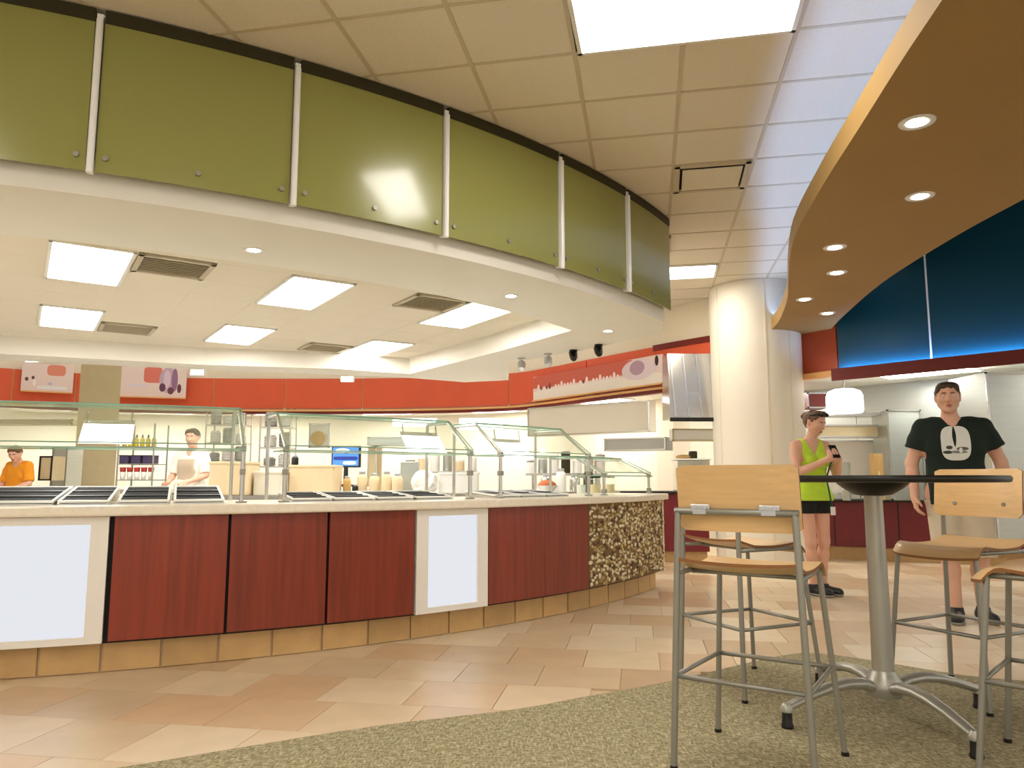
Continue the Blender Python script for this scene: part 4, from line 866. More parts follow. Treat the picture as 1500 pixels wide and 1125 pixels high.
# ================================================================== BAR TABLE AND STOOLS
TCX, TCY = 1.65, 3.50
t = thing('bar_table', 'round black bar table on a silver post with four splayed feet', 'table', (TCX, TCY, .007))
m = MB(); m.lathe([(0, 1.027), (.527, 1.027), (.537, 1.030), (.541, 1.040), (.541, 1.048), (.535, 1.056), (0, 1.056)], n=72); m.build('tabletop', MT['black'], t, smooth=True, auto=40)
m = MB(); m.lathe([(.045, .965), (.08, .97), (.125, .998), (.15, 1.018), (.155, 1.027), (0, 1.027)], n=36); m.build('top_mount', MT['black'], t, smooth=True, auto=50)
m = MB(); m.lathe([(.052, .12), (.046, .2), (.043, .45), (.039, .97)], n=28); m.build('post', MT['silver'], t, smooth=True, auto=50)
m = MB(); m.lathe([(.02, .085), (.07, .09), (.082, .115), (.08, .15), (.056, .185), (.05, .20)], n=28); m.build('hub', MT['silver'], t, smooth=True, auto=50)
for k, a_ in enumerate((15, 100, 197, 281)):
    c_, s_ = math.cos(R(a_)), math.sin(R(a_)); L = .53
    m = MB(); pr = [(.05, .128), (.12, .150), (.20, .156), (.29, .146), (.38, .124), (.46, .098), (.51, .082)]
    m.tube([(c_*r, s_*r, z) for r, z in pr], [.036, .034, .032, .030, .027, .025, .022], 12, ry=.72); f = m.build('foot', MT['silver'], t, smooth=True, auto=50)
    m = MB(); m.lathe([(.024, .0), (.026, .012), (.022, .02), (.020, .072), (.014, .078)], (c_*.51, s_*.51, 0), 14); m.build('glide', MT['black'], f, smooth=True, auto=40)
    m = MB(); m.lathe([(.026, .066), (.026, .084), (.016, .10)], (c_*.51, s_*.51, 0), 14); m.build('end_cap', MT['silver'], f, smooth=True, auto=40)

def make_stool():
    t = thing('bar_stool', 'x', 'stool', (0, 0, 0), 0, 'plywood bar stools round the black table')
    G = MT['grey']; zr = .326
    def leg(sx, sy, top):
        bx, by = sx*.245, sy*.245
        tx, ty = (sx*.195, .185) if sy > 0 else (sx*.212, -.222)
        m = MB(); m.tube([(bx, by, .0), (bx+(tx-bx)*.5, by+(ty-by)*.5, top*.5), (tx, ty, top)], .0115 if sy > 0 else .0125, 10); l = m.build('leg', G, t, smooth=True, auto=50)
        m = MB(); m.lathe([(.015, 0), (.015, .012), (.0125, .014)], (bx, by, 0), 10); m.build('foot_cap', MT['black'], l, smooth=True, auto=40); return (bx, by), (tx, ty), top
    Ls = {}
    for sx in (-1, 1):
        for sy, top in ((1, .70), (-1, .925)): Ls[(sx, sy)] = leg(sx, sy, top)
    def at(sx, sy, z): b_, q_, top = Ls[(sx, sy)]; k = z/top; return (b_[0]+(q_[0]-b_[0])*k, b_[1]+(q_[1]-b_[1])*k, z)
    for p, q in (((-1, 1), (1, 1)), ((1, 1), (1, -1)), ((1, -1), (-1, -1)), ((-1, -1), (-1, 1))):
        m = MB(); m.tube([at(*p, zr), at(*q, zr)], .009, 8); m.build('footrest_rail', G, t, smooth=True)
    for sx in (-1, 1): m = MB(); m.tube([at(sx, -1, .695), at(sx, 1, .695)], .010, 8); m.build('seat_rail', G, t, smooth=True)
    for yy in (-.11, .12): m = MB(); m.tube([(-.205, yy, .692), (.205, yy, .692)], .008, 8); m.build('cross_rail', G, t, smooth=True)
    a_, b_ = at(-1, -1, .925), at(1, -1, .925); m = MB(); m.tube([(a_[0]-.012, a_[1], .922), (b_[0]+.012, b_[1], .922)], .0135, 10); m.build('back_rail', G, t, smooth=True)
    # plywood seat: a sheet with a dished profile and rolled front
    def sheet(P, nu, nv, th, nrm):
        vs = []; fs = []; mi = []
        for s_ in (0, 1):
            for i in range(nu+1):
                for j in range(nv+1):
                    p = Vector(P(i/nu, j/nv)); vs.append(p+nrm*(th*s_))
        W = nv+1; K = (nu+1)*W
        for i in range(nu):
            for j in range(nv):
                a = i*W+j; fs += [(a, a+1, a+W+1, a+W), (K+a, K+a+W, K+a+W+1, K+a+1)]; mi += [0, 0]
        for i in range(nu): 
            for j, s2 in ((0, 1), (nv, 0)): a = i*W+j; fs.append((a, a+W, K+a+W, K+a)); mi.append(1)
        for j in range(nv):
            for i in (0, nu): a = i*W+j; fs.append((a, a+1, K+a+1, K+a)); mi.append(1)
        return vs, fs, mi
    def SP(u, v):
        x = (u-.5)*.435; y = -.235+.485*v; rnd = abs(u-.5)*2
        y2 = y
        if v > .5: y2 = y-.05*max(0, rnd-.6)**2/.16*(v-.5)*2
        z = .708-.016*math.sin(math.pi*min(1, v*1.15))+.026*max(0, .22-v)/.22*.8-.05*max(0, (v-.82)/.18)**2+.010*rnd**2
        return (x, y2, z)
    v, f, mi = sheet(SP, 12, 18, .012, Vector((0, 0, 1))); m = MB(); m.add(v, f, mi); m.build('seat', [MT['ply'], MT['plyedge']], t, smooth=True, auto=35)
    def BP(u, v):
        w = .225; x = (u-.5)*2*w; z = .85+.242*v
        e = abs(u-.5)*2
        cr = max(0, e-.88)/.12; 
        if v < .12: z = .85+.242*v+.018*cr**2*(1-v/.12)
        if v > .9: z = .85+.242*v-.012*cr**2
        y = -.188+.0-.030*(1-e**2)-.03*(v-.5)
        return (x, y, z)
    v, f, mi = sheet(BP, 18, 12, .011, Vector((0, 1, 0))); m = MB(); m.add(v, f, mi); m.build('backrest', [MT['ply'], MT['plyedge']], t, smooth=True, auto=35)
    for sx in (-.125, .125):
        m = MB(); m.box((sx, -.225, .934), (.075, .010, .030), bev=.004); m.box((sx, -.222, .922), (.05, .03, .018)); br = m.build('back_bracket', MT['alu'], t)
        m = MB(); m.tube([(sx, -.200, .915), (sx, -.186, .915)], .010, 10); m.build('front_bolt', G, t)
        for q in (-.022, .022): m = MB(); m.tube([(sx+q, -.232, .938), (sx+q, -.226, .938)], .006, 8); m.build('bolt', MT['steel'], br)
    return t
st0 = make_stool()
for k, (x, y, rz, lb) in enumerate(((.925, 2.96, -33.5, 'nearest plywood bar stool at left, its back turned to the viewer'), (1.215, 4.03, -66, 'plywood bar stool between the nearest left stool and the tiled floor, side on'),
                                    (2.22, 3.84, 117.5, 'plywood bar stool at right whose backrest shows in front of the man'), (1.99, 2.83, 47, 'plywood bar stool at the right edge, only its seat and legs in view'))):
    o = st0 if k == 0 else copy_tree(st0)
    o.location = (x, y, .007); o.rotation_euler = (0, 0, R(rz)); o['label'] = lb

# ================================================================== PEOPLE (one continuous surface each, grown from a distance field)
class Field:
    def __init__(s, lo, hi, h):
        s.lo = np.array(lo, float); s.h = h; s.n = np.ceil((np.array(hi)-s.lo)/h).astype(int)+1
        s.F = np.full(tuple(s.n), 1.0, np.float32)
    def win(s, a, b_):
        i0 = np.clip(np.floor((np.array(a)-s.lo)/s.h).astype(int), 0, s.n-1); i1 = np.clip(np.ceil((np.array(b_)-s.lo)/s.h).astype(int)+1, 1, s.n)
        sl = tuple(slice(p, q) for p, q in zip(i0, i1)); g = np.meshgrid(*[s.lo[k]+s.h*np.arange(i0[k], i1[k]) for k in range(3)], indexing='ij'); return sl, g
    def blend(s, sl, d, k):
        f = s.F[sl]
        if k <= 0: s.F[sl] = np.minimum(f, d); return
        q = np.maximum(k-np.abs(f-d), 0)/k; s.F[sl] = np.minimum(f, d)-q*q*k*.25
    def cap(s, a, b_, r0, r1, k=.02, fl=1., ax=1, sub=False):
        a = np.array(a, float); b_ = np.array(b_, float); R_ = max(r0, r1)+k+.03; sl, (X, Y, Z) = s.win(np.minimum(a, b_)-R_, np.maximum(a, b_)+R_)
        if X.size == 0: return
        D = b_-a; S = [1, 1, 1]; S[ax] = 1/fl
        px, py, pz = (X-a[0])*S[0], (Y-a[1])*S[1], (Z-a[2])*S[2]; dx, dy, dz = D[0]*S[0], D[1]*S[1], D[2]*S[2]; L = dx*dx+dy*dy+dz*dz+1e-9
        t = np.clip((px*dx+py*dy+pz*dz)/L, 0, 1); d = np.sqrt((px-t*dx)**2+(py-t*dy)**2+(pz-t*dz)**2)-(r0+(r1-r0)*t)
        if fl < 1: d = d*(.5+.5*fl)
        if sub: f = s.F[sl]; q = np.maximum(k-np.abs(f+d), 0)/max(k, 1e-6); s.F[sl] = np.maximum(f, -d)+q*q*k*.25
        else: s.blend(sl, d.astype(np.float32), k)
    def ell(s, c, r, k=.02, sub=False):
        c = np.array(c, float); r = np.array(r, float); sl, (X, Y, Z) = s.win(c-r-k-.03, c+r+k+.03)
        q = np.sqrt(((X-c[0])/r[0])**2+((Y-c[1])/r[1])**2+((Z-c[2])/r[2])**2); d = (q-1)*r.min()
        if sub: f = s.F[sl]; w = np.maximum(k-np.abs(f+d), 0)/max(k, 1e-6); s.F[sl] = np.maximum(f, -d)+w*w*k*.25
        else: s.blend(sl, d.astype(np.float32), k)
    def grid(s): return np.meshgrid(*[s.lo[k]+s.h*np.arange(s.n[k]) for k in range(3)], indexing='ij')
    def mesh(s, F=None):
        F = s.F if F is None else F; F = F.copy(); F[0] = F[-1] = 1; F[:, 0] = F[:, -1] = 1; F[:, :, 0] = F[:, :, -1] = 1
        I = F < 0; nx, ny, nz = F.shape; c = np.zeros((nx-1, ny-1, nz-1), int)
        for dx in (0, 1):
            for dy in (0, 1):
                for dz in (0, 1): c += I[dx:nx-1+dx, dy:ny-1+dy, dz:nz-1+dz]
        act = (c > 0) & (c < 8); idx = np.full(act.shape, -1, int); P = np.argwhere(act); idx[act] = np.arange(len(P))
        acc = np.zeros((len(P), 3)); cnt = np.zeros(len(P))
        cor = [np.array(q) for q in np.ndindex(2, 2, 2)]
        for a in cor:
            for ax in range(3):
                if a[ax]: continue
                b_ = a.copy(); b_[ax] = 1; fa = F[tuple((P+a).T)]; fb = F[tuple((P+b_).T)]; m = (fa < 0) != (fb < 0); t = np.where(m, fa/np.where(m, fa-fb, 1), 0)
                pos = P+a; pos = pos.astype(float); pos[:, ax] += t; acc[m] += pos[m]; cnt[m] += 1
        V = s.lo+s.h*acc/cnt[:, None]; faces = []
        for ax in range(3):
            o1, o2 = [q for q in range(3) if q != ax]; sh = list(F.shape); sa = [slice(1, -1)]*3; sb = [slice(1, -1)]*3; sa[ax] = slice(0, -1); sb[ax] = slice(1, None)
            A_ = I[tuple(sa)]; B_ = I[tuple(sb)]; E_ = np.argwhere(A_ != B_)
            if not len(E_): continue
            off = np.ones(3, int); off[ax] = 0; E2 = E_+off; flip = A_[tuple(E_.T)]
            def g(d1, d2): q = E2.copy(); q[:, o1] -= d1; q[:, o2] -= d2; return idx[tuple(q.T)]
            q = np.stack([g(1, 1), g(0, 1), g(0, 0), g(1, 0)], 1)
            if ax == 1: flip = ~flip
            q[~flip] = q[~flip][:, ::-1]; faces.append(q)
        return V, np.concatenate(faces)
def fmesh(name, fld, mat, parent, F=None, smooth_it=1):
    V, Q = fld.mesh(F)
    if smooth_it:
        for _ in range(smooth_it):
            acc = np.zeros_like(V); n_ = np.zeros(len(V))
            for a, b_ in ((0, 1), (1, 2), (2, 3), (3, 0)):
                np.add.at(acc, Q[:, a], V[Q[:, b_]]); np.add.at(n_, Q[:, a], 1); np.add.at(acc, Q[:, b_], V[Q[:, a]]); np.add.at(n_, Q[:, b_], 1)
            V = .5*V+.5*acc/n_[:, None]
    me = bpy.data.meshes.new(name); me.from_pydata(V.tolist(), [], Q.tolist()); me.materials.append(mat); me.polygons.foreach_set('use_smooth', [True]*len(me.polygons))
    bm = bmesh.new(); bm.from_mesh(me); bmesh.ops.recalc_face_normals(bm, faces=bm.faces); bm.to_mesh(me); bm.free()
    o = bpy.data.objects.new(name, me); C.objects.link(o); o.parent = parent; return o
def vadd(a, b_, t): return tuple(a[i]+(b_[i]-a[i])*t for i in range(3))

def hand(f, wrist, dirv, side, palm_n, curl=.5, s=1.0):
    """palm, four fingers of unequal length with two bends and a thumb leaving the side of the palm"""
    w = Vector(wrist); d = Vector(dirv).normalized(); n_ = Vector(palm_n); n_ = (n_-d*n_.dot(d)).normalized(); lat = d.cross(n_)*side
    kn = w+d*.085*s
    f.cap(w, w+d*.03*s, .026*s, .028*s, .02)
    for o in (-.026, -.009, .009, .026): f.cap(w+d*.02*s+lat*o*.7*s, kn+lat*o*s, .0165*s, .0135*s, .012)
    for o, L in ((-.030, .062), (-.010, .076), (.010, .072), (.029, .056)):
        p = kn+lat*o*s; d1 = (d*math.cos(curl)+n_*math.sin(curl)).normalized(); d2 = (d*math.cos(curl*2.1)+n_*math.sin(curl*2.1)).normalized()
        q = p+d1*L*.5*s; f.cap(p, q, .0105*s, .0098*s, .004); f.cap(q, q+d2*L*.5*s, .0098*s, .0082*s, .003)
    b0 = w+d*.022*s+lat*(-.026)*s; b1 = b0+(d*.6-lat*.65+n_*.35).normalized()*.042*s; b2 = b1+(d*.85-lat*.1+n_*.45).normalized()*.034*s
    f.cap(b0, b1, .0145*s, .0115*s, .010); f.cap(b1, b2, .011*s, .0088*s, .004)

def head(f, c, fw, s=1.0, female=False):
    """c = head centre; fw = facing direction; built in the head's own axes"""
    fw = Vector(fw).normalized(); rt = fw.cross(Vector((0, 0, 1))).normalized(); up = rt.cross(fw)
    P = lambda x, y, z: tuple(Vector(c)+rt*x*s+fw*y*s+up*z*s)
    f.cap(P(0, -.020, .035), P(0, .015, .035), .078*s, .076*s, .02); f.cap(P(0, -.02, .0), P(0, .03, -.01), .070*s, .064*s, .03)
    f.cap(P(0, .035, -.055), P(0, .058, -.088), .050*s, .026*s if not female else .022*s, .03)
    f.cap(P(-.046, .01, -.05), P(-.022, .05, -.088), .026*s, .018*s, .025); f.cap(P(.046, .01, -.05), P(.022, .05, -.088), .026*s, .018*s, .025)
    f.cap(P(0, .090, .018), P(0, .108, -.022), .009*s, .0135*s, .010); f.cap(P(-.012, .094, -.024), P(.012, .094, -.024), .009*s, .009*s, .006)
    for q in (-1, 1):
        f.cap(P(q*.016, .086, .030), P(q*.050, .070, .026), .010*s, .009*s, .012); f.ell(P(q*.031, .094, .008), (.017*s,)*3, .010, sub=True)
        f.cap(P(q*.046, .060, -.015), P(q*.050, .045, -.02), .020*s, .016*s, .02)
        f.cap(P(q*.078, -.012, .022), P(q*.080, -.004, -.028), .012*s, .008*s, .008); f.cap(P(q*.080, -.018, .02), P(q*.084, -.016, -.01), .010*s, .007*s, .006)
    f.cap(P(-.018, .088, -.052), P(.018, .088, -.052), .0075*s, .0075*s, .006); f.cap(P(-.014, .086, -.063), P(.014, .086, -.063), .009*s, .009*s, .008)
    return P
def face_parts(P, parent, s=1.0):
    for q in (-1, 1):
        m = MB(); m.lathe([(0, -.0098), (.0069, -.0069), (.0098, 0), (.0069, .0069), (0, .0098)], P(q*.031, .0765, .007), 12); e = m.build('eye', SK['eye'], parent, smooth=True)
        m = MB(); a_ = Vector(P(q*.031, .0820, .006)); m.lathe([(0, -.0062), (.0062, 0), (0, .0062)], a_, 10); m.build('iris', SK['iris'], e, smooth=True)
        m = MB(); m.tube([P(q*.014, .094, .031), P(q*.030, .092, .036), P(q*.050, .078, .030)], [.004, .0045, .002], 6); m.build('eyebrow', SK['hair2'], parent, smooth=True)
    m = MB(); m.tube([P(-.024, .089, -.056), P(-.008, .0975, -.0535), P(.008, .0975, -.0535), P(.024, .089, -.056)], [.002, .0045, .0045, .002], 6); m.tube([P(-.020, .090, -.062), P(0, .0985, -.0655), P(.020, .090, -.062)], [.002, .0055, .002], 6); m.build('lips', SK['lips'], parent, smooth=True)
def hair_shell(name, P, c, fw, s, mat, parent, lo, hi, style):
    f = Field(lo, hi, .0065); fw = Vector(fw).normalized()
    f.cap(P(0, -.024, .038), P(0, .012, .038), .0855*s, .0805*s, .02); f.cap(P(0, -.035, .0), P(0, -.03, -.045), .078*s, .056*s, .03)
    if style == 'bun':
        f.cap(P(0, -.10, .05), P(0, -.13, .03), .04*s, .03*s, .02); f.cap(P(-.05, .03, .10), P(.05, .03, .10), .03*s, .03*s, .02)
    else:
        f.cap(P(-.035, .045, .072), P(.035, .045, .072), .040*s, .040*s, .03)
    X, Y, Z = f.grid(); c = Vector(c); up = Vector(P(0, 0, 1))-c; up.normalize(); rt = fw.cross(up)
    fy = ((X-c.x)*fw.x+(Y-c.y)*fw.y+(Z-c.z)*fw.z)/s; fz = ((X-c.x)*up.x+(Y-c.y)*up.y+(Z-c.z)*up.z)/s; fx = ((X-c.x)*rt.x+(Y-c.y)*rt.y+(Z-c.z)*rt.z)/s
    # the hairline: hair stays above a line that drops from the forehead to behind the ears
    line = np.interp(fy, [-.12, -.045, -.02, .0, .02, .05, .10], [-.075, -.07, -.015, .015, .042, .062, .070])-np.clip(np.abs(fx)-.042, 0, 1)*1.5*(fy > .0)*(fy < .075)+.006*np.sin(fx*150+1)*(fy > .02)
    nz = .004*np.sin(fx*190)*np.sin(fy*130+fz*90)
    A_ = f.F+nz.astype(np.float32); B_ = ((line-fz)*s*.45).astype(np.float32); q_ = np.maximum(.022-np.abs(A_-B_), 0)/.022; F = np.maximum(A_, B_)+q_*q_*.022*.25; return fmesh(name, f, mat, parent, F, 1)

def build_person(label, loc, rz, H, J, female=False, wear=(), hairmat=None, style='short', face=True, h=.0075, hands=True, low=-0.01, group=None):
    """J: joint positions for a figure facing -y, in units of a 1.75 m body; scaled by H/1.75"""
    k = H/1.75; t = thing('person', label, 'person', loc, rz, group); S = lambda p: tuple(q*k for q in p)
    J = {a_: S(p) for a_, p in J.items() if isinstance(p, tuple)} | {a_: p for a_, p in J.items() if not isinstance(p, tuple)}
    bl = J.get('bulk', 1.)*k
    lo = (-.50*k, -.48*k, low); hi = (.50*k, .34*k, 1.80*k)
    f = Field(lo, hi, h)
    hd = J['head']; fw = J.get('look', (0, -1, 0)); fw = tuple(q/k for q in fw) if 'look' in J else fw
    neck0 = (hd[0]*.35, .02*k+hd[1]*.3, 1.455*k)
    def torso(f, g=0.):
        f.cap((-.075*bl, .0, .93*k), (.075*bl, .0, .93*k), .115*bl+g, .115*bl+g, .05, .80); f.cap((-.055*bl, 0, 1.08*k), (.055*bl, 0, 1.08*k), .10*bl+g, .10*bl+g, .08, .82)
        cw = .085 if not female else .068
        f.cap((-cw*bl, .0, 1.27*k), (cw*bl, 0, 1.27*k), .112*bl+g, .112*bl+g, .09, .80); f.cap((-.11*bl, .012*k, 1.405*k), (.11*bl, .012*k, 1.405*k), .072*bl+g, .072*bl+g, .07, .85)
        if female:
            for q in (-1, 1): f.ell((q*.072*k, -.085*k, 1.26*k), (.058*k+g, .05*k+g, .058*k+g), .03)
    torso(f)
    f.cap((0, .022*k, 1.40*k), vadd(neck0, hd, .45), .060*bl, .052*k*(.9 if female else 1.05), .05)
    P = head(f, hd, fw, k, female)
    if 'kneeL' in J:
        for q in 'LR':
            hp, kn, an = J['hip'+q], J['knee'+q], J['ankle'+q]; f.cap(hp, kn, .088*bl, .058*bl, .04); m_ = vadd(kn, an, .3)
            f.cap(kn, (m_[0], m_[1]+.012*k, m_[2]), .052*bl, .055*bl, .03); f.cap((m_[0], m_[1]+.012*k, m_[2]), an, .054*bl, .036*bl, .03)
            tv = J['toe'+q]; f.cap((an[0], an[1]+.03*k, .04*k), (tv[0], tv[1], .03*k), .034*k, .03*k, .03)
    for q in 'LR':
        sh, el, wr = J['sh'+q], J['el'+q], J['wr'+q]; f.cap(sh, vadd(sh, el, .4), .056*bl, .050*bl, .03); f.cap(vadd(sh, el, .4), el, .050*bl, .040*bl, .03); m_ = vadd(el, wr, .3); f.cap(el, m_, .040*bl, .042*bl, .02); f.cap(m_, wr, .041*bl, .027*k, .02)
        if hands: hand(f, wr, J.get('hd'+q) and tuple(x/k for x in J['hd'+q]) or tuple(Vector(wr)-Vector(el)), 1 if q == 'L' else -1, tuple(x/k for x in J['pn'+q]) if 'pn'+q in J else (0, -1, 0), J.get('curl', .4), k)
    body = fmesh('body', f, SK['skin'], t, None, 1)
    if face: face_parts(P, t, k)
    if hairmat: hair_shell('hair', P, hd, fw, k, hairmat, t, (hd[0]-.17*k, hd[1]-.2*k, hd[2]-.16*k), (hd[0]+.17*k, hd[1]+.2*k, hd[2]+.2*k), style)
    for w in wear: w(t, f, J, k, bl, torso, neck0)
    return t
def cut(F, *conds):
    for c_ in conds: F = np.maximum(F, c_.astype(np.float32))
    return F
def tee(mat, hem, sleeve=.55, flare=.022, name='tee_shirt'):
    def w(t, f0, J, k, bl, torso, neck0):
        f = Field(f0.lo, f0.lo+f0.h*(f0.n-1), f0.h); torso(f, flare*.55*k)
        f.cap((-.095*bl, .0, (hem+.0)*k), (.095*bl, 0, (hem+.0)*k), .115*bl+.034*k, .115*bl+.034*k, .06, .86); f.cap((-.085*bl, .0, (hem+.14)*k), (.085*bl, 0, (hem+.14)*k), .115*bl+.022*k, .115*bl+.022*k, .06, .86)
        for q in 'LR':
            sh, el = J['sh'+q], J['el'+q]; e = vadd(sh, el, sleeve+.25); f.cap((sh[0]*.45, sh[1], sh[2]+.012*k), sh, .060*bl, .064*bl, .02); f.cap(sh, e, .064*bl, .080*bl, .02); f.cap(vadd(sh, (0, .01*k, sh[2]-.02*k), .3), vadd(sh, el, .3), .068*bl, .068*bl, .03)
        X, Y, Z = f.grid(); F = f.F; c_ = [hem*k-Z]
        nk = np.sqrt(((X-neck0[0])/1.0)**2+((Y-neck0[1]+.02*k))**2)
        c_.append(np.where(Z > 1.40*k, .056*k-nk, -1)*1.0)
        for q in 'LR':
            sh, el = Vector(J['sh'+q]), Vector(J['el'+q]); d = (el-sh); L = d.length; d.normalize(); s_ = (X-sh.x)*d.x+(Y-sh.y)*d.y+(Z-sh.z)*d.z; sg = 1 if sh.x > 0 else -1
            c_.append(np.where((X*sg > abs(sh.x)*.98-.0*k), s_-L*sleeve, -1))
        F = cut(F, *c_); wr = (.004*np.sin(Z*46+X*22)*np.sin(X*31+Z*12)).astype(np.float32); fmesh(name, f, mat, t, F+wr*.8, 2)
    return w
def tank(mat, hem):
    def w(t, f0, J, k, bl, torso, neck0):
        f = Field(f0.lo, f0.lo+f0.h*(f0.n-1), f0.h); torso(f, .010*k); f.cap((-.082*bl, 0, hem*k), (.082*bl, 0, hem*k), .128*bl+.012*k, .128*bl+.012*k, .05, .86)
        X, Y, Z = f.grid(); F = f.F; nk = np.sqrt(X**2+(Y+.02*k)**2); arm = np.abs(X)-(.128*k-np.clip(Z/k-1.28, 0, .3)*.10*k)
        v_ = np.where((Y < .0), (Z-(1.31*k+np.abs(X)*1.9)), Z-(1.36*k+np.abs(X)*1.6))
        F = cut(F, hem*k-Z, np.where(Z > 1.25*k, arm, -1), np.where(np.abs(X) < .10*k, v_, -1)); fmesh('tank_top', f, mat, t, F, 1)
    return w
def legwear(mat, top, bottom, name='shorts', ease=.012, flare=.02):
    def w(t, f0, J, k, bl, torso, neck0):
        f = Field((f0.lo[0], f0.lo[1], max(f0.lo[2], (bottom-.1)*k)), f0.lo+f0.h*(f0.n-1), f0.h)
        f.cap((-.075*bl, .0, .93*k), (.075*bl, .0, .93*k), .115*bl+ease*k, .115*bl+ease*k, .05, .82)
        for q in 'LR':
            hp, kn = J['hip'+q], J['knee'+q]; f.cap(hp, kn, .092*bl+ease*k, .062*bl+(ease+flare)*k, .04)
            if bottom < kn[2]/k: f.cap(kn, vadd(kn, J['ankle'+q], .5), .062*bl+(ease+flare)*k, .058*bl+(ease+flare)*k, .03)
        X, Y, Z = f.grid(); fmesh(name, f, mat, t, cut(f.F, bottom*k-Z, Z-top*k), 1)
    return w
def shoes(mat, sole):
    def w(t, f0, J, k, bl, torso, neck0):
        for q in 'LR':
            an, tv = J['ankle'+q], J['toe'+q]; f = Field((min(an[0], tv[0])-.12*k, min(an[1], tv[1])-.14*k, -.01), (max(an[0], tv[0])+.12*k, max(an[1], tv[1])+.14*k, .16*k), .006)
            hl = (an[0], an[1]+.035*k, .045*k); f.cap(hl, (tv[0], tv[1], .036*k), .046*k, .042*k, .02); f.cap((an[0], an[1]+.01*k, .05*k), (an[0], an[1], .10*k), .047*k, .045*k, .03); f.cap(hl, vadd(hl, tv, .5), .046*k, .05*k, .02)
            X, Y, Z = f.grid(); o = fmesh('shoe', f, mat, t, cut(f.F, .018-Z, Z-.105*k), 1); g = Field(f.lo, f.lo+f.h*(f.n-1), f.h); g.F = f.F-.004; fmesh('sole', g, sole, o, cut(g.F, .002-Z, Z-.022), 0)
    return w

# man in the dark green tee, standing, facing the viewer
man = dict(bulk=1.10, head=(-.02, -.03, 1.645), look=(-.10, -1, -.05), shL=(.195, .01, 1.42), elL=(.31, .045, 1.16), wrL=(.315, -.06, .93), shR=(-.195, .01, 1.42), elR=(-.285, .03, 1.15), wrR=(-.285, -.03, .905),
           hdL=(.05, -.25, -1), hdR=(.05, -.10, -1), pnL=(-1, 0, 0), pnR=(1, 0, 0), curl=.45,
           hipL=(.10, 0, .90), kneeL=(.115, -.03, .49), ankleL=(.125, .05, .085), toeL=(.16, -.09, 0), hipR=(-.10, 0, .90), kneeR=(-.085, -.05, .49), ankleR=(-.06, -.04, .085), toeR=(-.09, -.20, 0))
def sock(mat, z1):
    def w(t, f0, J, k, bl, torso, neck0):
        for q in 'LR':
            an = J['ankle'+q]; m = MB(); m.lathe([(.050*k, .08*k), (.046*k, .10*k), (.050*k, z1*k), (.040*k, z1*k+.002)], (an[0], an[1], 0), 16); m.build('sock', mat, t, smooth=True)
    return w
build_person('man in a dark green tee with white oval print and khaki shorts, standing', (3.37, 5.80, .0), R(-21), 1.77, man, wear=(legwear(SK['shorts'], .875, .47, flare=.028), tee(SK['tee'], .845, .60, .030), shoes(SK['shoe'], SK['sole'])), hairmat=SK['hair2'])
# woman in lime tank top, looking at a phone held in both hands
woman = dict(bulk=.92, head=(.03, -.045, 1.625), look=(.42, -1, -.40), shL=(.165, .0, 1.405), elL=(.245, -.04, 1.13), wrL=(.125, -.255, 1.275), shR=(-.165, .0, 1.405), elR=(-.215, -.10, 1.145), wrR=(.02, -.265, 1.275),
             hdL=(-.75, -.25, .62), hdR=(.72, -.15, .68), pnL=(-.45, .55, .3), pnR=(.45, .55, .3), curl=.75,
             hipL=(.085, 0, .90), kneeL=(.085, -.02, .50), ankleL=(.09, .03, .085), toeL=(.15, -.12, 0), hipR=(-.085, 0, .90), kneeR=(-.06, -.03, .50), ankleR=(-.03, .0, .085), toeR=(.02, -.16, 0))
def phone(t, f0, J, k, bl, torso, neck0):
    c_ = Vector(J['wrL'])*.5+Vector(J['wrR'])*.5+Vector((0, -.01, .07))*k
    m = MB(); m.box(c_, (.075*k, .012*k, .14*k), m=Matrix.Rotation(R(-32), 3, 'X'), bev=.003); m.build('phone', MT['black'], t)
    m = MB(); x0 = c_; m.tube([tuple(x0), tuple(Vector((.05, -.16, 1.10))*k), tuple(Vector((.085, -.145, .96))*k), tuple(Vector((.11, -.14, .82))*k)], .0075, 8); m.build('lanyard', M('dark_green_strap', (20, 84, 54), rough=.7), t, smooth=True)
    m = MB(); m.box(Vector((.115, -.142, .79))*k, (.045, .012, .075), bev=.003); m.build('key_card', MT['paper'], t)
def glasses(t, f0, J, k, bl, torso, neck0):
    hd = Vector(J['head']); fw = Vector((.42, -1, -.40)).normalized(); rt = fw.cross(Vector((0, 0, 1))).normalized(); up = rt.cross(fw); P = lambda x, y, z: tuple(hd+rt*x*k+fw*y*k+up*z*k)
    m = MB(); m.tube([P(-.085, -.02, .075), P(-.07, .06, .098), P(0, .085, .105), P(.07, .06, .098), P(.085, -.02, .075)], .008, 8); m.tube([P(-.05, .075, .104), P(-.02, .085, .108)], .018, 8); m.tube([P(.05, .075, .104), P(.02, .085, .108)], .018, 8); m.build('sunglasses', MT['black'], t, smooth=True)
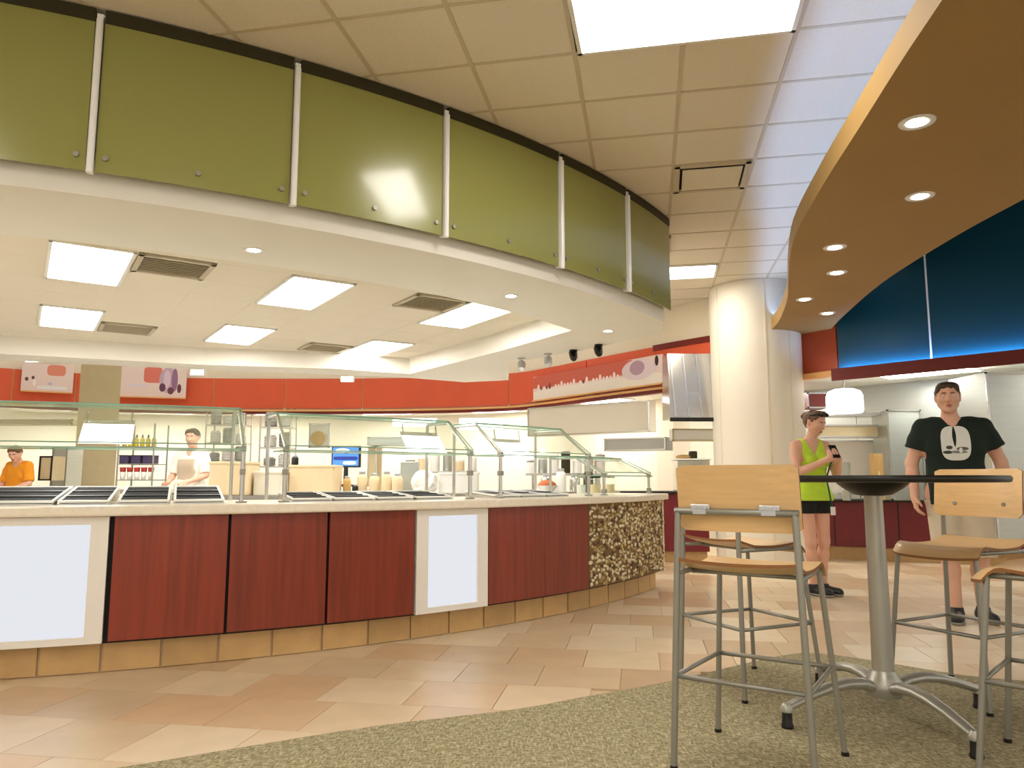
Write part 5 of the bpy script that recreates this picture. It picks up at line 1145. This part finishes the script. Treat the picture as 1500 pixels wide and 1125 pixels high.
build_person('woman in a lime tank top and black shorts looking down at her phone', (2.77, 7.06, .0), R(12), 1.68, woman, female=True, wear=(legwear(SK['blk'], .905, .765, flare=.012, ease=.006), tank(SK['lime'], .885), shoes(SK['shoe'], SK['sole']), phone, glasses), hairmat=SK['hair'], style='bun')
# kitchen staff behind the counter
cook = dict(bulk=1.0, head=(.03, -.03, 1.64), look=(.35, -1, -.15), shL=(.19, .01, 1.42), elL=(.27, -.02, 1.15), wrL=(.15, -.22, 1.06), shR=(-.19, .01, 1.42), elR=(-.27, -.02, 1.15), wrR=(-.15, -.22, 1.06), curl=.6,
            hipL=(.10, 0, .90), kneeL=(.10, -.02, .49), ankleL=(.11, .03, .085), toeL=(.14, -.12, 0), hipR=(-.10, 0, .90), kneeR=(-.10, -.02, .49), ankleR=(-.11, .03, .085), toeR=(-.14, -.12, 0))
def bib(mat):
    def w(t, f0, J, k, bl, torso, neck0):
        f = Field(f0.lo, f0.lo+f0.h*(f0.n-1), f0.h); torso(f, .030*k); f.cap((-.08*bl, 0, .70*k), (.08*bl, 0, .70*k), .14*bl, .14*bl, .06, .85)
        X, Y, Z = f.grid(); fmesh('apron', f, mat, t, cut(f.F, .62*k-Z, Z-1.36*k, np.abs(X)-.135*k, Y+.03*k), 1)
    return w
build_person('kitchen worker in a beige apron over a white shirt behind the counter', Y_(271, 850, 9.5)[:2]+(0,), R(-20), 1.66, cook, wear=(legwear(SK['blk'], .98, .12, 'trousers'), tee(SK['whitec'], .86, .9), bib(SK['apron']), shoes(SK['shoe'], SK['sole'])), hairmat=SK['hair2'], h=.011)
cook2 = dict(cook); cook2['look'] = (.5, -1, -.6); cook2['head'] = (.04, -.10, 1.60)
build_person('kitchen worker in an orange shirt at the far left, head bowed', Y_(14, 850, 10.0)[:2]+(0,), R(-20), 1.50, cook2, wear=(legwear(SK['blk'], .98, .12, 'trousers'), tee(SK['orange'], .86, .9), shoes(SK['shoe'], SK['sole'])), hairmat=SK['hair'], h=.011)
